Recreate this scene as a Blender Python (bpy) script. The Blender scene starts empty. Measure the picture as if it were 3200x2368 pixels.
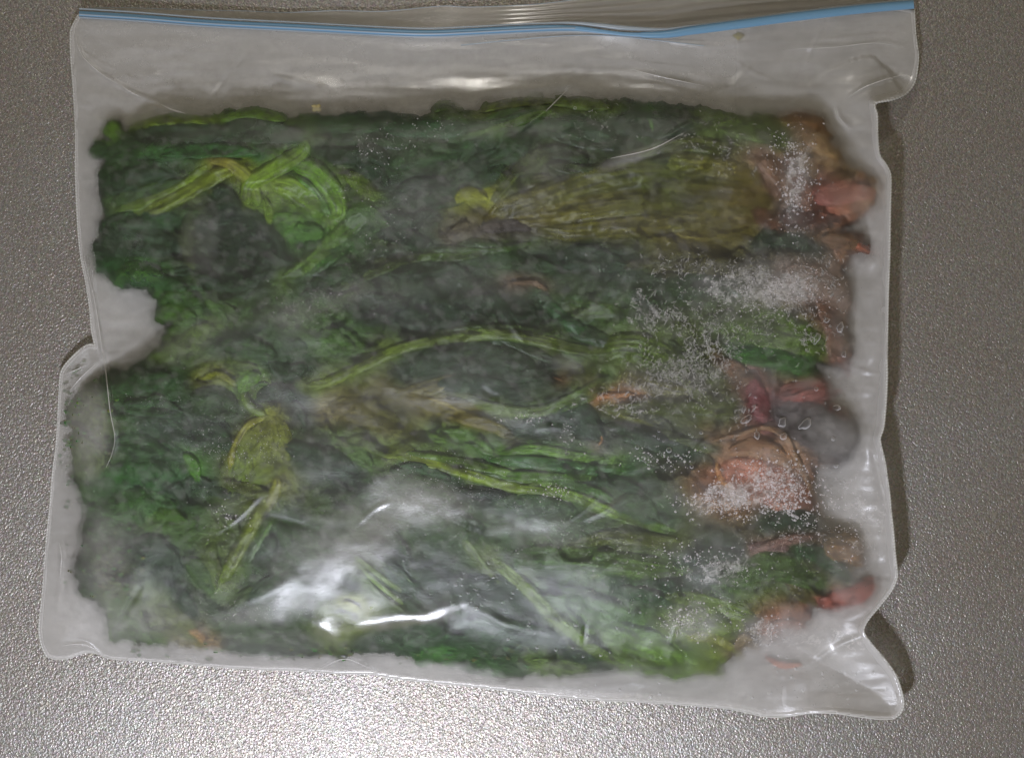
import bpy, math, random
import numpy as np
random.seed(7); rng = np.random.default_rng(7)
scene = bpy.context.scene

# ------------------------------------------------------------------ camera, world, lamps
# one scene unit is 10 cm; the frame is 3.2 x 2.368 units on the counter top
CAM_H = 4.0
scene.unit_settings.scale_length = 0.1
cam_d = bpy.data.cameras.new("camera"); cam = bpy.data.objects.new("camera", cam_d)
scene.collection.objects.link(cam); cam.location = (0, 0, CAM_H)
cam_d.sensor_width = 36; cam_d.lens = 36 * CAM_H / 3.2; cam_d.clip_end = 200; cam_d.clip_start = 0.05
scene.camera = cam

world = bpy.data.worlds.new("World"); scene.world = world; world.use_nodes = True
wn = world.node_tree.nodes; wl = world.node_tree.links
bg = wn["Background"]; bg.inputs[0].default_value = (0.68, 0.59, 0.42, 1); bg.inputs[1].default_value = 0.27

def area(name, loc, target, size, power, col):
    d = bpy.data.lights.new(name, 'AREA'); d.shape = 'DISK'; d.size = size; d.energy = power; d.color = col
    o = bpy.data.objects.new(name, d); scene.collection.objects.link(o); o.location = loc
    import mathutils
    v = mathutils.Vector(target) - mathutils.Vector(loc)
    o.rotation_euler = v.to_track_quat('-Z', 'Y').to_euler()
    return o
area("ceiling_lamp", (-0.72, -2.62, 3.2), (0.0, -0.5, 0), 0.38, 182, (0.85, 0.875, 1.0))
area("window_light", (-0.3, 5.2, 5.0), (0, 0, 0), 0.9, 72, (1.0, 0.95, 0.88))

scene.view_settings.view_transform = 'Standard'; scene.view_settings.look = 'None'
scene.view_settings.exposure = 0.0; scene.view_settings.gamma = 1.0
cy = scene.cycles
cy.use_denoising = True
cy.max_bounces = 14; cy.transparent_max_bounces = 24; cy.transmission_bounces = 8; cy.diffuse_bounces = 4; cy.glossy_bounces = 4
cy.caustics_reflective = False; cy.caustics_refractive = True
cy.sample_clamp_indirect = 4.0

# ------------------------------------------------------------------ numeric helpers
def _h(ix, iy, s):
    n = (ix.astype(np.int64) * 374761393 + iy.astype(np.int64) * 668265263 + s * 1442695041) & 0xFFFFFFFF
    n = ((n ^ (n >> 13)) * 1274126177) & 0xFFFFFFFF
    n = ((n ^ (n >> 16)) * 2246822519) & 0xFFFFFFFF
    return ((n >> 8) & 0xFFFF) / 65535.0
def vn(x, y, s=0):
    x = np.asarray(x, float); y = np.asarray(y, float)
    ix = np.floor(x); iy = np.floor(y); fx = x - ix; fy = y - iy
    fx = fx*fx*(3-2*fx); fy = fy*fy*(3-2*fy)
    a = _h(ix, iy, s); b = _h(ix+1, iy, s); c = _h(ix, iy+1, s); d = _h(ix+1, iy+1, s)
    return a + (b-a)*fx + (c-a)*fy + (a-b-c+d)*fx*fy
def fbm(x, y, s=0, o=4, g=0.5):
    t = 0; a = 1; n = 0
    for k in range(o):
        c, q = math.cos(.6+1.1*k), math.sin(.6+1.1*k)
        t = t + a*vn((x*c-y*q)*2.03**k + 17.3*k, (x*q+y*c)*2.03**k - 9.1*k, s+k); n += a; a *= g
    return t/n
def sbm(x, y, s=0, o=3):
    t = 0; a = 1; n = 0
    for k in range(o): t = t+a*vn(x*2**k+7.7*k, y*2**k+3.1*k, s+k); n += a; a *= .55
    return t/n
def ridged(x, y, s=0, o=3):
    t = 0; a = 1; n = 0
    for k in range(o):
        t = t + a*(1-np.abs(2*vn(x*2**k+5.1*k, y*2**k+3.3*k, s+k)-1)); n += a; a *= .5
    return t/n
def sstep(a, b, x):
    t = np.clip((x-a)/(b-a), 0, 1); return t*t*(3-2*t)
def lin(c):
    c = np.asarray(c, float)/255.0
    return np.where(c <= .04045, c/12.92, ((c+.055)/1.055)**2.4)

# photograph crops the outlines were measured in: (origin x, origin y, scale)
CR = {'S': (0, 0, 1), 'A': (100, 0, .5448), 'B': (1100, 200, .4926), 'C': (2000, 0, .5447), 'D': (100, 800, .4926),
      'E': (1000, 900, .4926), 'F': (1900, 800, .5448), 'G': (0, 1500, .5822), 'H': (1200, 1500, .7613), 'V': (0, 0, 1.4337)}
def M(tag, pts):
    ox, oy, s = CR[tag]; p = np.array(pts, float); return p*s + np.array([ox, oy])
def P(px, py, z):           # millimetre-tenths on the counter (and height) to scene coordinates
    k = (CAM_H - z)/CAM_H
    return (px-1600)/1000*k, (1184-py)/1000*k, z

def spline(p, n):
    p = np.asarray(p, float)
    if len(p) == 2: t = np.linspace(0, 1, n)[:, None]; return p[0]*(1-t)+p[1]*t
    q = np.vstack([2*p[0]-p[1], p, 2*p[-1]-p[-2]])
    L = np.r_[0, np.cumsum(np.linalg.norm(np.diff(p, axis=0), axis=1))]
    s = np.linspace(0, L[-1], n); out = []
    for v in s:
        i = min(max(np.searchsorted(L, v, side='right')-1, 0), len(p)-2)
        t = (v-L[i])/max(L[i+1]-L[i], 1e-9)
        a, b, c, d = q[i], q[i+1], q[i+2], q[i+3]
        out.append(.5*((2*b)+(-a+c)*t+(2*a-5*b+4*c-d)*t*t+(-a+3*b-3*c+d)*t**3))
    return np.array(out)

def sdf(poly, X, Y):        # signed distance (positive inside) and nearest point
    poly = np.asarray(poly, float); best = np.full(X.shape, 1e18); nx = np.zeros(X.shape); ny = np.zeros(X.shape)
    ins = np.zeros(X.shape, bool)
    for i in range(len(poly)):
        a = poly[i]; b = poly[(i+1) % len(poly)]; d = b-a; L = d@d
        if L < 1e-9: continue
        t = np.clip(((X-a[0])*d[0]+(Y-a[1])*d[1])/L, 0, 1)
        qx = a[0]+t*d[0]; qy = a[1]+t*d[1]; dd = (X-qx)**2+(Y-qy)**2
        m = dd < best; best = np.where(m, dd, best); nx = np.where(m, qx, nx); ny = np.where(m, qy, ny)
        if a[1] != b[1]:
            c = ((a[1] > Y) != (b[1] > Y)) & (X < (b[0]-a[0])*(Y-a[1])/(b[1]-a[1])+a[0]); ins ^= c
    return np.where(ins, 1, -1)*np.sqrt(best), nx, ny
def linedist(pts, X, Y):
    best = np.full(X.shape, 1e18); tt = np.zeros(X.shape); n = len(pts)-1
    for i in range(n):
        a = pts[i]; d = pts[i+1]-a; L = max(d@d, 1e-9)
        t = np.clip(((X-a[0])*d[0]+(Y-a[1])*d[1])/L, 0, 1)
        dd = (X-a[0]-t*d[0])**2+(Y-a[1]-t*d[1])**2
        m = dd < best; best = np.where(m, dd, best); tt = np.where(m, (i+t)/n, tt)
    return np.sqrt(best), tt
def blur(A, sg):
    r = int(3*sg)+1; k = np.exp(-.5*(np.arange(-r, r+1)/sg)**2); k /= k.sum()
    for ax in (0, 1):
        pad = [(0, 0), (0, 0)]; pad[ax] = (r, r); B = np.pad(A, pad, mode='edge'); o = np.zeros_like(A)
        for i, w in enumerate(k): o += w*(B[i:i+A.shape[0]] if ax == 0 else B[:, i:i+A.shape[1]])
        A = o
    return A

def mesh(name, V, F, mat, parent=None, col=None, attrs=None, smooth=True):
    V = np.asarray(V, np.float32); F = np.asarray(F, np.int32); k = F.shape[1]
    me = bpy.data.meshes.new(name); me.vertices.add(len(V)); me.vertices.foreach_set("co", V.ravel())
    me.loops.add(F.size); me.loops.foreach_set("vertex_index", F.ravel())
    me.polygons.add(len(F)); me.polygons.foreach_set("loop_start", np.arange(0, F.size, k, dtype=np.int32))
    me.polygons.foreach_set("loop_total", np.full(len(F), k, np.int32))
    if smooth: me.polygons.foreach_set("use_smooth", np.ones(len(F), bool))
    me.update(calc_edges=True)
    if col is not None:
        a = me.color_attributes.new("Col", 'FLOAT_COLOR', 'POINT')
        c = np.ones((len(V), 4), np.float32); c[:, :3] = np.clip(col, 0, 1); a.data.foreach_set("color", c.ravel())
    for kx, v in (attrs or {}).items():
        a = me.attributes.new(kx, 'FLOAT', 'POINT'); a.data.foreach_set("value", np.asarray(v, np.float32).ravel())
    me.materials.append(mat)
    o = bpy.data.objects.new(name, me); scene.collection.objects.link(o)
    if parent is not None: o.parent = parent
    return o
def empty(name, label, cat, loc=(0, 0, 0)):
    o = bpy.data.objects.new(name, None); scene.collection.objects.link(o); o.location = loc; o.empty_display_size = .05
    o['label'] = label; o['category'] = cat; return o
def gridfaces(nu, nv, off=0):
    i = np.arange(nu-1)[:, None]*nv+np.arange(nv-1)[None, :]
    return (np.stack([i, i+1, i+nv+1, i+nv], -1).reshape(-1, 4)+off)[:, ::-1]

# ------------------------------------------------------------------ materials
def newmat(name):
    m = bpy.data.materials.new(name); m.use_nodes = True; nt = m.node_tree
    for n in list(nt.nodes): nt.nodes.remove(n)
    out = nt.nodes.new('ShaderNodeOutputMaterial'); return m, nt, out
def N(nt, t, **kw):
    n = nt.nodes.new(t)
    for k, v in kw.items():
        if k.startswith('i_'):
            key = k[2:]; key = int(key) if key.isdigit() else key.replace('_', ' ')
            n.inputs[key].default_value = v
        else: setattr(n, k, v)
    return n
def math_(nt, op, a, b=None, clamp=False):
    n = nt.nodes.new('ShaderNodeMath'); n.operation = op; n.use_clamp = clamp
    for i, v in enumerate((a, b)):
        if v is None: continue
        if isinstance(v, (int, float)): n.inputs[i].default_value = v
        else: nt.links.new(v, n.inputs[i])
    return n.outputs[0]

def mat_table():
    m, nt, out = newmat("textured_silver_laminate"); L = nt.links.new
    tc = N(nt, 'ShaderNodeTexCoord')
    warp = N(nt, 'ShaderNodeTexNoise', i_Scale=60.0, i_Detail=1.0); L(tc.outputs['Object'], warp.inputs['Vector'])
    n1 = N(nt, 'ShaderNodeTexNoise', i_Scale=145.0, i_Detail=2.0, i_Roughness=.55, i_Distortion=.8); L(tc.outputs['Object'], n1.inputs['Vector'])
    v1 = N(nt, 'ShaderNodeTexVoronoi', i_Scale=172.0); v1.feature = 'SMOOTH_F1'; L(tc.outputs['Object'], v1.inputs['Vector'])
    s = math_(nt, 'ADD', math_(nt, 'MULTIPLY', n1.outputs[0], 1.0), math_(nt, 'MULTIPLY', v1.outputs[0], .55))
    bp = N(nt, 'ShaderNodeBump', i_Strength=1.0, i_Distance=.0023); L(s, bp.inputs['Height'])
    # per-grain colour
    v2 = N(nt, 'ShaderNodeTexVoronoi', i_Scale=150.0); L(tc.outputs['Object'], v2.inputs['Vector'])
    hs = N(nt, 'ShaderNodeMix', data_type='RGBA'); hs.blend_type = 'MIX'; hs.inputs[0].default_value = .04
    hs.inputs[6].default_value = (.312, .294, .268, 1); L(v2.outputs['Color'], hs.inputs[7])
    big = N(nt, 'ShaderNodeTexNoise', i_Scale=2.2, i_Detail=2.0); L(tc.outputs['Object'], big.inputs['Vector'])
    rp = N(nt, 'ShaderNodeValToRGB'); L(big.outputs[0], rp.inputs[0])
    rp.color_ramp.elements[0].position = .3; rp.color_ramp.elements[0].color = (.94, .90, .86, 1)
    rp.color_ramp.elements[1].position = .7; rp.color_ramp.elements[1].color = (1.0, 1.0, 1.0, 1)
    mu = N(nt, 'ShaderNodeMix', data_type='RGBA'); mu.blend_type = 'MULTIPLY'; mu.inputs[0].default_value = 1
    L(hs.outputs[2], mu.inputs[6]); L(rp.outputs[0], mu.inputs[7])
    # fibrous height darkens the colour of the grooves
    gr = N(nt, 'ShaderNodeMapRange'); gr.inputs[1].default_value = .55; gr.inputs[2].default_value = .95; gr.inputs[3].default_value = .72; gr.inputs[4].default_value = 1.12
    L(s, gr.inputs[0])
    mu2 = N(nt, 'ShaderNodeMix', data_type='RGBA'); mu2.blend_type = 'MULTIPLY'; mu2.inputs[0].default_value = 1
    L(mu.outputs[2], mu2.inputs[6]); L(gr.outputs[0], mu2.inputs[7])
    p = N(nt, 'ShaderNodeBsdfPrincipled', i_Metallic=.60, i_Roughness=.37); L(mu2.outputs[2], p.inputs['Base Color']); L(bp.outputs[0], p.inputs['Normal'])
    L(p.outputs[0], out.inputs[0]); return m

def mat_film(name, base, haze_attr=True, haze=.2, rough=.16, blurfac=.5, blurrough=.45, gloss=.10, transl=.35, bump=True):
    m, nt, out = newmat(name); L = nt.links.new
    tc = N(nt, 'ShaderNodeTexCoord')
    nrm = None
    if bump:
        nz = N(nt, 'ShaderNodeTexNoise', i_Scale=230.0, i_Detail=3.0, i_Roughness=.7); L(tc.outputs['Object'], nz.inputs['Vector'])
        nz2 = N(nt, 'ShaderNodeTexNoise', i_Scale=9.0, i_Detail=4.0, i_Distortion=1.0); L(tc.outputs['Object'], nz2.inputs['Vector'])
        h = math_(nt, 'ADD', math_(nt, 'MULTIPLY', nz.outputs[0], .07), math_(nt, 'MULTIPLY', nz2.outputs[0], .10))
        bp = N(nt, 'ShaderNodeBump', i_Strength=.6, i_Distance=.02); L(h, bp.inputs['Height']); nrm = bp.outputs[0]
    di = N(nt, 'ShaderNodeBsdfDiffuse'); di.inputs[0].default_value = (*base, 1)
    tr = N(nt, 'ShaderNodeBsdfTranslucent'); tr.inputs[0].default_value = (*base, 1)
    dm = N(nt, 'ShaderNodeMixShader'); dm.inputs[0].default_value = transl; L(di.outputs[0], dm.inputs[1]); L(tr.outputs[0], dm.inputs[2])
    tp = N(nt, 'ShaderNodeBsdfTransparent'); tp.inputs[0].default_value = (.97, .97, .96, 1)
    rf = N(nt, 'ShaderNodeBsdfRefraction', i_Roughness=blurrough, i_IOR=1.2); rf.inputs[0].default_value = (.97, .97, .96, 1)
    tm = N(nt, 'ShaderNodeMixShader'); tm.inputs[0].default_value = blurfac; L(tp.outputs[0], tm.inputs[1]); L(rf.outputs[0], tm.inputs[2])
    if haze_attr:
        at = N(nt, 'ShaderNodeAttribute', attribute_name='haze')
        fn = N(nt, 'ShaderNodeTexNoise', i_Scale=26.0, i_Detail=6.0, i_Roughness=.65); L(tc.outputs['Object'], fn.inputs['Vector'])
        hz = math_(nt, 'MULTIPLY', at.outputs['Fac'], math_(nt, 'ADD', math_(nt, 'MULTIPLY', fn.outputs[0], 1.1), .45), clamp=True)
        fa = N(nt, 'ShaderNodeAttribute', attribute_name='frost')
        f2 = N(nt, 'ShaderNodeTexNoise', i_Scale=48.0, i_Detail=9.0, i_Roughness=.74, i_Distortion=.5); L(tc.outputs['Object'], f2.inputs['Vector'])
        thr = math_(nt, 'SUBTRACT', .70, math_(nt, 'MULTIPLY', fa.outputs['Fac'], .40))
        cr = math_(nt, 'MULTIPLY', math_(nt, 'MULTIPLY', math_(nt, 'SUBTRACT', f2.outputs[0], thr), 5.0, clamp=True), .70)
        hz = math_(nt, 'MAXIMUM', hz, cr)
        ab = N(nt, 'ShaderNodeAttribute', attribute_name='soft'); L(ab.outputs['Fac'], tm.inputs[0])
    mx = N(nt, 'ShaderNodeMixShader'); mx.inputs[0].default_value = haze
    if haze_attr: L(hz, mx.inputs[0])
    L(tm.outputs[0], mx.inputs[1]); L(dm.outputs[0], mx.inputs[2])
    gl = N(nt, 'ShaderNodeBsdfGlossy', i_Roughness=rough); gl.inputs[0].default_value = (1, 1, 1, 1)
    gl2 = N(nt, 'ShaderNodeBsdfGlossy', i_Roughness=.42); gl2.inputs[0].default_value = (1, 1, 1, 1)
    gm = N(nt, 'ShaderNodeMixShader'); gm.inputs[0].default_value = .5; L(gl.outputs[0], gm.inputs[1]); L(gl2.outputs[0], gm.inputs[2])
    if haze_attr:
        gl2.inputs['Roughness'].default_value = .36
        sh = N(nt, 'ShaderNodeAttribute', attribute_name='matte'); L(sh.outputs['Fac'], gm.inputs[0])
    if nrm: L(nrm, gl.inputs['Normal']); L(nrm, gl2.inputs['Normal'])
    fm = N(nt, 'ShaderNodeMixShader'); fm.inputs[0].default_value = gloss; L(mx.outputs[0], fm.inputs[1])
    if haze_attr:
        sa = N(nt, 'ShaderNodeAttribute', attribute_name='sheen'); L(sa.outputs['Fac'], fm.inputs[0])
    L(gm.outputs[0], fm.inputs[2])
    L(fm.outputs[0], out.inputs[0]); return m

def mat_veg(name, rough=.5, spec=.35, bump=.006, scale=70):
    m, nt, out = newmat(name); L = nt.links.new
    tc = N(nt, 'ShaderNodeTexCoord')
    at = N(nt, 'ShaderNodeAttribute', attribute_name='Col')
    n1 = N(nt, 'ShaderNodeTexNoise', i_Scale=float(scale), i_Detail=5.0, i_Roughness=.7); L(tc.outputs['Object'], n1.inputs['Vector'])
    n2 = N(nt, 'ShaderNodeTexNoise', i_Scale=scale*.22, i_Detail=3.0, i_Distortion=.6); L(tc.outputs['Object'], n2.inputs['Vector'])
    f = math_(nt, 'ADD', math_(nt, 'MULTIPLY', n1.outputs[0], 1.3), math_(nt, 'ADD', math_(nt, 'MULTIPLY', n2.outputs[0], .8), -.05))
    mu = N(nt, 'ShaderNodeMix', data_type='RGBA'); mu.blend_type = 'MULTIPLY'; mu.inputs[0].default_value = 1
    L(at.outputs['Color'], mu.inputs[6]); L(f, mu.inputs[7])
    bp = N(nt, 'ShaderNodeBump', i_Strength=.8, i_Distance=bump); L(n1.outputs[0], bp.inputs['Height'])
    p = N(nt, 'ShaderNodeBsdfPrincipled', i_Roughness=rough); p.inputs['Specular IOR Level'].default_value = spec
    L(mu.outputs[2], p.inputs['Base Color']); L(bp.outputs[0], p.inputs['Normal'])
    L(p.outputs[0], out.inputs[0]); return m

def mat_simple(name, c, rough=.4, trans=0.0, transl=0.0, spec=.5):
    m, nt, out = newmat(name); L = nt.links.new
    p = N(nt, 'ShaderNodeBsdfPrincipled', i_Roughness=rough); p.inputs['Base Color'].default_value = (*c, 1); p.inputs['Specular IOR Level'].default_value = spec
    last = p.outputs[0]
    if transl:
        t = N(nt, 'ShaderNodeBsdfTranslucent'); t.inputs[0].default_value = (*c, 1)
        mx = N(nt, 'ShaderNodeMixShader'); mx.inputs[0].default_value = transl; L(last, mx.inputs[1]); L(t.outputs[0], mx.inputs[2]); last = mx.outputs[0]
    if trans:
        t = N(nt, 'ShaderNodeBsdfTransparent'); mx = N(nt, 'ShaderNodeMixShader'); mx.inputs[0].default_value = trans
        L(last, mx.inputs[1]); L(t.outputs[0], mx.inputs[2]); last = mx.outputs[0]
    L(last, out.inputs[0]); return m

def mat_bubble():
    m, nt, out = newmat("clear_air_bubble"); L = nt.links.new
    lw = N(nt, 'ShaderNodeLayerWeight', i_Blend=.35)
    tp = N(nt, 'ShaderNodeBsdfTransparent'); gl = N(nt, 'ShaderNodeBsdfGlossy', i_Roughness=.12)
    di = N(nt, 'ShaderNodeBsdfDiffuse'); di.inputs[0].default_value = (.8, .8, .8, 1)
    a = N(nt, 'ShaderNodeMixShader'); a.inputs[0].default_value = .75; L(gl.outputs[0], a.inputs[1]); L(di.outputs[0], a.inputs[2])
    mx = N(nt, 'ShaderNodeMixShader'); L(math_(nt, 'MULTIPLY', math_(nt, 'POWER', lw.outputs['Facing'], 1.25), 1.7, clamp=True), mx.inputs[0]); L(tp.outputs[0], mx.inputs[1]); L(a.outputs[0], mx.inputs[2])
    L(mx.outputs[0], out.inputs[0]); return m

FILMC = (.70, .68, .645)
m_table = mat_table()
m_front = mat_film("hazy_front_film", FILMC, True, transl=.3, gloss=.045, blurrough=.4)
m_back = mat_film("milky_back_film", FILMC, False, haze=.62, blurfac=.75, blurrough=.6, gloss=.04, transl=.25, bump=False)
m_flap = mat_film("clear_lip_film", (.66, .63, .56), False, haze=.34, blurfac=.7, blurrough=.6, gloss=.06, transl=.4, bump=False)
m_leaf = mat_veg("frozen_leaf"); m_stem = mat_veg("frozen_stem", rough=.42, spec=.45, bump=.004, scale=50)
m_root = mat_veg("frozen_root", rough=.5, spec=.4, bump=.005, scale=60)
m_frost = mat_simple("white_frost", (.72, .70, .66), rough=.6, trans=.35, transl=.2)
m_grain = mat_simple("icy_grain", (.74, .70, .69), rough=.35, trans=.55, transl=.15)
m_seam = mat_simple("welded_seam_plastic", (.70, .69, .64), rough=.3, trans=.15, transl=.3)
m_blue = mat_simple("blue_zip_plastic", (.24, .47, .68), rough=.32, trans=.25, transl=.25)
m_pale = mat_simple("clear_zip_plastic", (.50, .58, .64), rough=.25, trans=.45, transl=.2)
m_bub = mat_bubble()
m_crease = mat_simple('pinched_film_fold', (.72, .70, .67), rough=.16, trans=.45, transl=.1, spec=.9)

# ------------------------------------------------------------------ measured outlines (tenths of a millimetre)
left_side = [(245,46),(225,85),(220,110),(222,180),(228,260),(232,330),(236,420),(236,540),(243,700),(252,800),(268,885),(280,963),(286,1030),(297,1082),
    (287,1076),(267,1081),(238,1103),(203,1140),(189,1169),(185,1219),(181,1293),(175,1391),(164,1480),(158,1560),(152,1620),(146,1675),(139,1762),(133,1849),(125,1919),(122,1972),(131,2018),(146,2050)]
bottom_side = [(146,2050),(175,2059),(210,2056),(256,2041),(291,2038),(320,2047),(349,2057),(466,2064),(582,2073),(699,2084),(815,2091),(931,2094),(1048,2103),(1106,2104),(1159,2105),(1223,2117),(1314,2128),(1505,2147),(1695,2170),(1847,2185),(1961,2191),(2114,2199),(2266,2212),(2342,2227),(2395,2238),(2456,2237),(2532,2227),(2608,2227),(2685,2238),(2753,2246),(2791,2245)]
right_side = [(2791,2245),(2814,2227),(2824,2200),(2818,2162),(2799,2109),(2768,2063),(2730,2018),(2704,1982),(2700,1964),(2715,1934),(2753,1888),(2787,1843),(2803,1805),(2803,1782),(2797,1728),(2791,1652),(2785,1600),(2780,1540),(2774,1497),(2766,1443),(2753,1388),(2751,1367),(2761,1334),(2768,1263),(2772,1181),(2772,1127),(2774,1018),(2776,909),(2779,820),(2780,763),(2782,654),(2784,588),(2783,545),(2771,517),(2752,490),(2745,463),(2742,414),(2741,360),(2735,324),(2784,312),(2823,297),(2850,272),(2863,240),(2869,196),(2870,169),(2866,142),(2861,98),(2857,33)]
zip_line = [(247,43),(427,54),(645,71),(917,85),(1184,99),(1334,104),(1469,99),(1648,90),(1782,86),(1872,92),(1961,101),(2073,106),(2160,96),(2272,82),(2490,53),(2708,28),(2856,15)]
zip_top = spline(zip_line, 40)[::-1]
outline = np.array(left_side+bottom_side[1:]+right_side[1:]+[tuple(p) for p in zip_top[1:-1]], float)
greens_outline = M('V', [(232,268),(262,265),(268,290),(310,262),(345,252),(420,255),(480,252),(490,243),(560,237),(600,240),(640,255),(700,248),(780,248),(940,248),(950,232),(990,228),(1015,243),(1060,228),(1150,215),(1250,213),(1380,222),(1500,228),(1580,245),(1680,252),(1760,250),(1790,262),(1830,330),(1860,375),(1900,385),(1918,410),(1912,450),(1880,470),(1850,500),(1900,530),(1900,555),(1850,560),(1840,590),(1860,650),(1850,720),(1865,780),(1840,800),(1790,800),(1800,830),(1810,860),(1800,880),(1850,900),(1870,960),(1850,1005),(1780,1020),(1770,1080),(1790,1150),(1850,1160),(1880,1180),(1885,1220),(1850,1250),(1910,1265),(1900,1310),(1840,1320),(1770,1320),(1750,1360),(1700,1380),(1650,1395),(1600,1420),(1560,1470),(1530,1475),(1440,1475),(1380,1450),(1280,1470),(1200,1465),(1110,1475),(1020,1440),(960,1440),(880,1425),(800,1430),(700,1425),(560,1420),(420,1410),(300,1400),(240,1395),(225,1330),(170,1280),(160,1230),(175,1180),(190,1110),(160,1040),(150,960),(140,900),(170,850),(230,820),(300,790),(345,745),(370,705),(340,700),(345,670),(345,650),(290,630),(250,620),(215,590),(195,560),(210,520),(215,480),(225,470),(215,440),(210,400),(225,350),(190,330),(200,305),(230,300)])

# ------------------------------------------------------------------ height fields over the bag
ST = 6.0
gx = np.arange(90, 2900, ST); gy = np.arange(-10, 2290, ST)
GX, GY = np.meshgrid(gx, gy, indexing='ij')
D, NX, NY = sdf(outline, GX, GY)
Dc0, _, _ = sdf(greens_outline, GX, GY)
ragged = (fbm(GX/40, GY/40, 11, 4)-.5)*46 + (fbm(GX/9, GY/9, 12, 2)-.5)*4
Dc = Dc0 + ragged
rim = [(240,100,.03),(300,1080,.03),(130,1900,.014),(400,2050,.012),(1300,2120,.018),(2300,2220,.03),(2800,2200,.10),(2700,1970,.11),(2800,1700,.125),(2760,1300,.13),(2780,700,.13),(2740,380,.11),(2860,200,.035),(2850,20,.035),(1500,100,.04),(800,80,.035)]
W = 0; E = 0
for x, y, e in rim:
    w = 1/((NX-x)**2+(NY-y)**2+400.)**1.5; W = W+w; E = E+w*e
E = E/W
mb = blur((Dc0 > 0).astype(float), 70/ST)
mb2 = blur((Dc0 > -10).astype(float), 22/ST)
lift = .135*(.6*mb+.4*mb2)*(1+.25*(fbm(GX/420, GY/420, 21, 2)-.5))
base = .045+.02*(fbm(GX/300, GY/200, 22, 2)-.5)
full = np.maximum(E*.8, 0)+0*GX
F0 = E + (1-np.exp(-np.maximum(D, 0)/75.))*(np.maximum(base+lift, .02)-E)
# drape over lumps in the greens
F0 += mb2*((fbm(GX/330, GY/210, 31, 2)-.5)*.022+(fbm(GX/70, GY/50, 32, 2)-.5)*.0035)
F0 += (1-mb2)*((fbm(GX/260, GY/45, 33, 3)-.5)*.016)*np.clip(D/60, 0, 1)
def crease(tag, pts, w, h, side=0):
    global F0
    p = spline(M(tag, pts), 14); d, t = linedist(p, GX, GY)
    F0 = F0 + h*np.exp(-(d/w)**2)*np.sin(np.pi*np.clip(t, .02, .98))**.6
creases = [('A',[(255,220),(290,320),(380,410),(490,480),(620,550),(880,650)],7,.010),('A',[(230,360),(235,450)],8,.006),('A',[(280,590),(350,620)],9,.006),
 ('A',[(440,1130),(640,1080),(780,1030)],5,.004),('A',[(640,430),(740,440)],16,.006),('A',[(1370,430),(1500,470)],9,.008),
 ('C',[(1190,570),(1290,500),(1430,450),(1530,425)],6,.009),('C',[(820,280),(1200,270),(1400,245),(1530,280)],9,.008),('C',[(0,420),(200,460),(380,500)],9,.008),('C',[(700,225),(400,265),(0,200)],8,.006),
 ('B',[(1050,430),(1200,320),(1300,220),(1380,150)],7,.010),('B',[(1650,620),(1900,560),(2233,400)],9,.008),('C',[(100,820),(330,690),(600,640)],8,.008),
 ('D',[(370,0),(400,300),(440,560),(480,800),(500,1000),(530,1180),(490,1300)],6,.012),('D',[(210,750),(350,680)],6,.008),('D',[(240,850),(330,750),(440,640)],7,.010),
 ('G',[(260,380),(320,330),(330,480),(310,700)],7,.006),('G',[(1080,770),(1250,700),(1450,600),(1600,480)],30,.009),('G',[(1680,790),(1760,820),(1840,890)],18,.009),
 ('G',[(1850,860),(1930,800),(2050,760),(2233,745),(2310,742),(2400,690),(2480,655)],34,.013),('H',[(320,510),(420,550),(520,600),(700,640)],16,.004),
 ('S',[(985,2090),(1040,2062),(1075,2056),(1110,2066),(1190,2104)],5,.012),('S',[(1000,2075),(1060,2072),(1150,2090)],4,.005),('S',[(540,2074),(580,2055),(650,2074)],5,.006),
 ('G',[(330,890),(450,880),(560,945)],6,.010),('F',[(1500,1050),(1560,1300),(1600,1500)],9,.010),('F',[(1590,0),(1585,400),(1570,800)],6,.006),('H',[(1750,760),(1850,690),(1960,640)],9,.012),
 ('H',[(1970,640),(2050,700),(2110,800),(2120,900)],8,.010),('C',[(1130,620),(1150,680),(1200,730)],7,.010)]
for c in creases: crease(*c)
rr2 = random.Random(5)
for k in range(45):       # small random film wrinkles
    x0 = rr2.uniform(220, 2700); y0 = rr2.uniform(150, 2150); a = rr2.gauss(0.15, .8); l = rr2.uniform(40, 190)
    pts = [(x0, y0), (x0+l*.5*math.cos(a), y0-l*.5*math.sin(a)+rr2.uniform(-12, 12)), (x0+l*math.cos(a), y0-l*math.sin(a))]
    crease('S', pts, rr2.uniform(4, 10), rr2.uniform(.002, .006)*rr2.choice((1, 1, -1)))
F0 = np.where(D > 0, np.maximum(F0, .012), E)
def samp(A, x, y):
    fx = np.clip((np.asarray(x)-gx[0])/ST, 0, len(gx)-1.001); fy = np.clip((np.asarray(y)-gy[0])/ST, 0, len(gy)-1.001)
    i = fx.astype(int); j = fy.astype(int); u = fx-i; v = fy-j
    return A[i, j]*(1-u)*(1-v)+A[i+1, j]*u*(1-v)+A[i, j+1]*(1-u)*v+A[i+1, j+1]*u*v

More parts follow.
